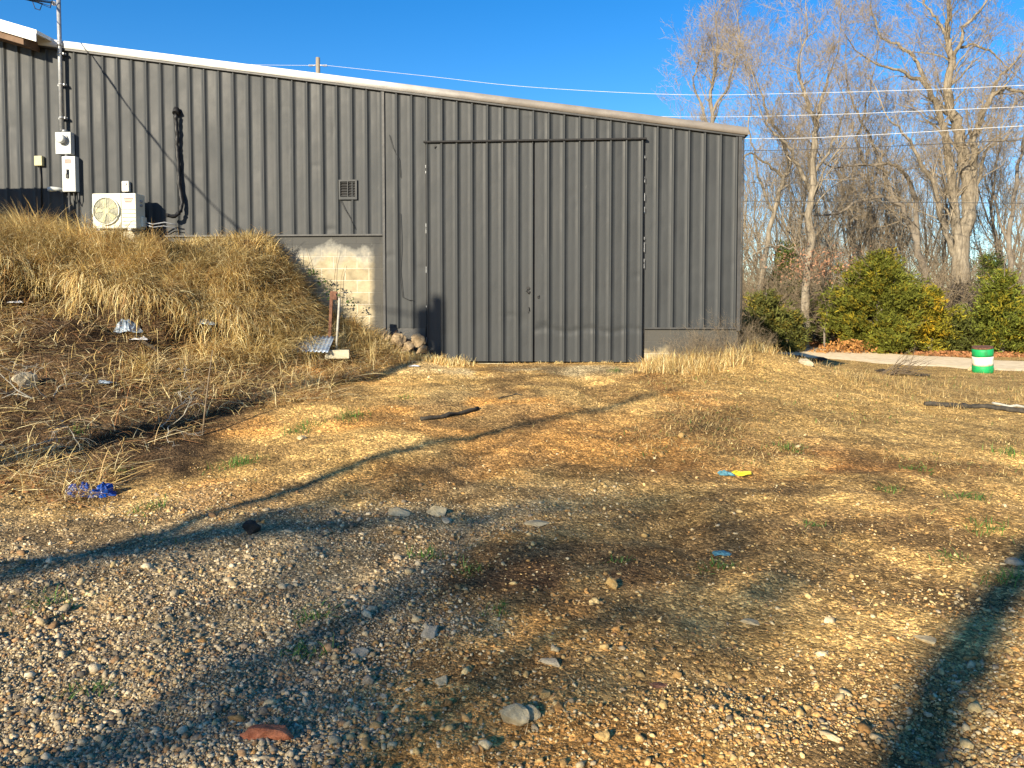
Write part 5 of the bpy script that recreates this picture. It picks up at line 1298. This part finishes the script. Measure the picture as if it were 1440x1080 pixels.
def limb_tree(name, label, path, seedv, nb=10, blen=1.0, lv=2, r0=None):
    """path: (ground point where that part's shadow lies, height, radius) along trunk and main limb"""
    random.seed(seedv); P = [g - Vector((0, 0, g.z)) - LH * ((h - g.z) / math.tan(EL)) + Vector((0, 0, h)) for g, h, r in path]; rs = [r for _, _, r in path]
    base = Vector((P[0].x - .3, P[0].y, 0)); base.z = tz(base.x, base.y); pts = [base, base.lerp(P[0], .5) + Vector((-.1, .05, 0))] + P; rr = [rs[0] * 1.5, rs[0] * 1.2] + rs
    Q, q = [], []
    for i in range(len(pts) - 1):
        for j in range(5): t = j / 5; Q.append(pts[i].lerp(pts[i + 1], t) - base + rvec(.025)); q.append((rr[i] + (rr[i + 1] - rr[i]) * t) * random.uniform(.85, 1.15))
    Q.append(pts[-1] - base); q.append(rr[-1]); th_, tn = Tubes(), Tubes(); th_.g.setdefault((len(Q), 10), []).append(([tuple(v) for v in Q], q))
    for k in range(nb):
        i = random.randint(10, len(Q) - 1); grow(th_, tn, Q[i], (Q[min(i + 1, len(Q) - 1)] - Q[i - 1]).normalized() + rvec(.7), blen * random.uniform(.5, 1.3), q[i] * random.uniform(.35, .6), 1, lv + 1, .08, .22, (4, 6), .62, (.5, 1.1), .008, .03, 5)
    o = thing(name, label, 'tree', base); link('trunk', th_.mesh('trunk'), M['bark2'], o)
    if tn.g: link('crown', tn.mesh('crown'), M['twig2'], o)
limb_tree('yard_tree', 'bare tree behind the viewer whose long limb shadow crosses the yard', [(gp(330, 712), 6.5, .085), (gp(620, 622), 7.4, .08), (gp(800, 582), 8.2, .06), (gp(960, 545), 9.2, .04)], 301, 2, .5, 1)
limb_tree('yard_tree', 'leaning bare tree behind the viewer throwing the dark shadow at bottom right', [(gp(1275, 1090), 7.2, .16), (gp(1345, 930), 7.6, .15), (gp(1445, 790), 8.2, .13), (gp(1440, 790) + Vector((3.4, 3.0, 0)), 9.8, .07)], 302, 0, .7, 1)
limb_tree('yard_tree', 'bare tree behind the viewer shading the strip below the blue bags', [(gp(20, 790), 7.4, .12), (gp(300, 752), 7.9, .11), (gp(520, 735), 8.4, .08), (gp(800, 712), 9.2, .05), (gp(1010, 690), 9.8, .03)], 303, 18, 1.0, 2)
limb_tree('yard_tree', 'bare tree behind the viewer shading the middle of the gravel', [(gp(330, 940), 8.4, .07), (gp(520, 860), 8.9, .06), (gp(680, 815), 9.4, .03)], 304, 14, 1.2, 2)
limb_tree('yard_tree', 'wide bare tree behind the viewer on the left', [(gp(60, 1075), 7.2, .07), (gp(300, 1040), 7.5, .06), (gp(560, 970), 8.1, .03)], 305, 12, 1.1, 2)
limb_tree('yard_tree', 'slim bare tree behind the viewer near the middle', [(gp(760, 900), 6.2, .04), (gp(860, 870), 6.5, .04), (gp(960, 840), 6.9, .02)], 306, 9, .7, 2)

# ------------------------------------------------------------------ light, sky, camera
w = bpy.data.worlds.new('World'); scene.world = w; w.use_nodes = True; nt = w.node_tree
bg = nt.nodes['Background']; sky = nt.nodes.new('ShaderNodeTexSky'); sky.sky_type = 'NISHITA'; sky.sun_disc = False
sky.sun_elevation = EL; sky.sun_rotation = math.pi + AZ; sky.air_density = 1.0; sky.dust_density = .2; sky.ozone_density = 3.0; sky.altitude = 300
hs = nt.nodes.new('ShaderNodeHueSaturation'); hs.inputs['Saturation'].default_value = 1.38; hs.inputs['Hue'].default_value = .506; hs.inputs['Value'].default_value = 1.05
nt.links.new(sky.outputs[0], hs.inputs['Color']); nt.links.new(hs.outputs[0], bg.inputs[0]); bg.inputs[1].default_value = .085
sd = bpy.data.lights.new('sun', 'SUN'); sd.energy = 5.0; sd.angle = R(.53); sd.color = (1.0, .87, .66)
so = bpy.data.objects.new('sun', sd); COL.objects.link(so)
ld = Vector((LH.x * math.cos(EL), LH.y * math.cos(EL), -math.sin(EL))); so.rotation_euler = ld.to_track_quat('-Z', 'Y').to_euler()
cd = bpy.data.cameras.new('camera'); cam = bpy.data.objects.new('camera', cd); COL.objects.link(cam)
cam.location = (0, 0, EYE); cam.rotation_euler = (math.pi / 2 - PITCH, 0, 0)
cd.sensor_width = 36; cd.lens = F / 1440 * 36; cd.shift_y = -(540 - PY0) / 1440; cd.clip_end = 2000; cd.clip_start = .05
scene.camera = cam
vs_ = scene.view_settings; vs_.view_transform = 'Standard'; vs_.look = 'None'; vs_.exposure = 1.14; vs_.gamma = 1
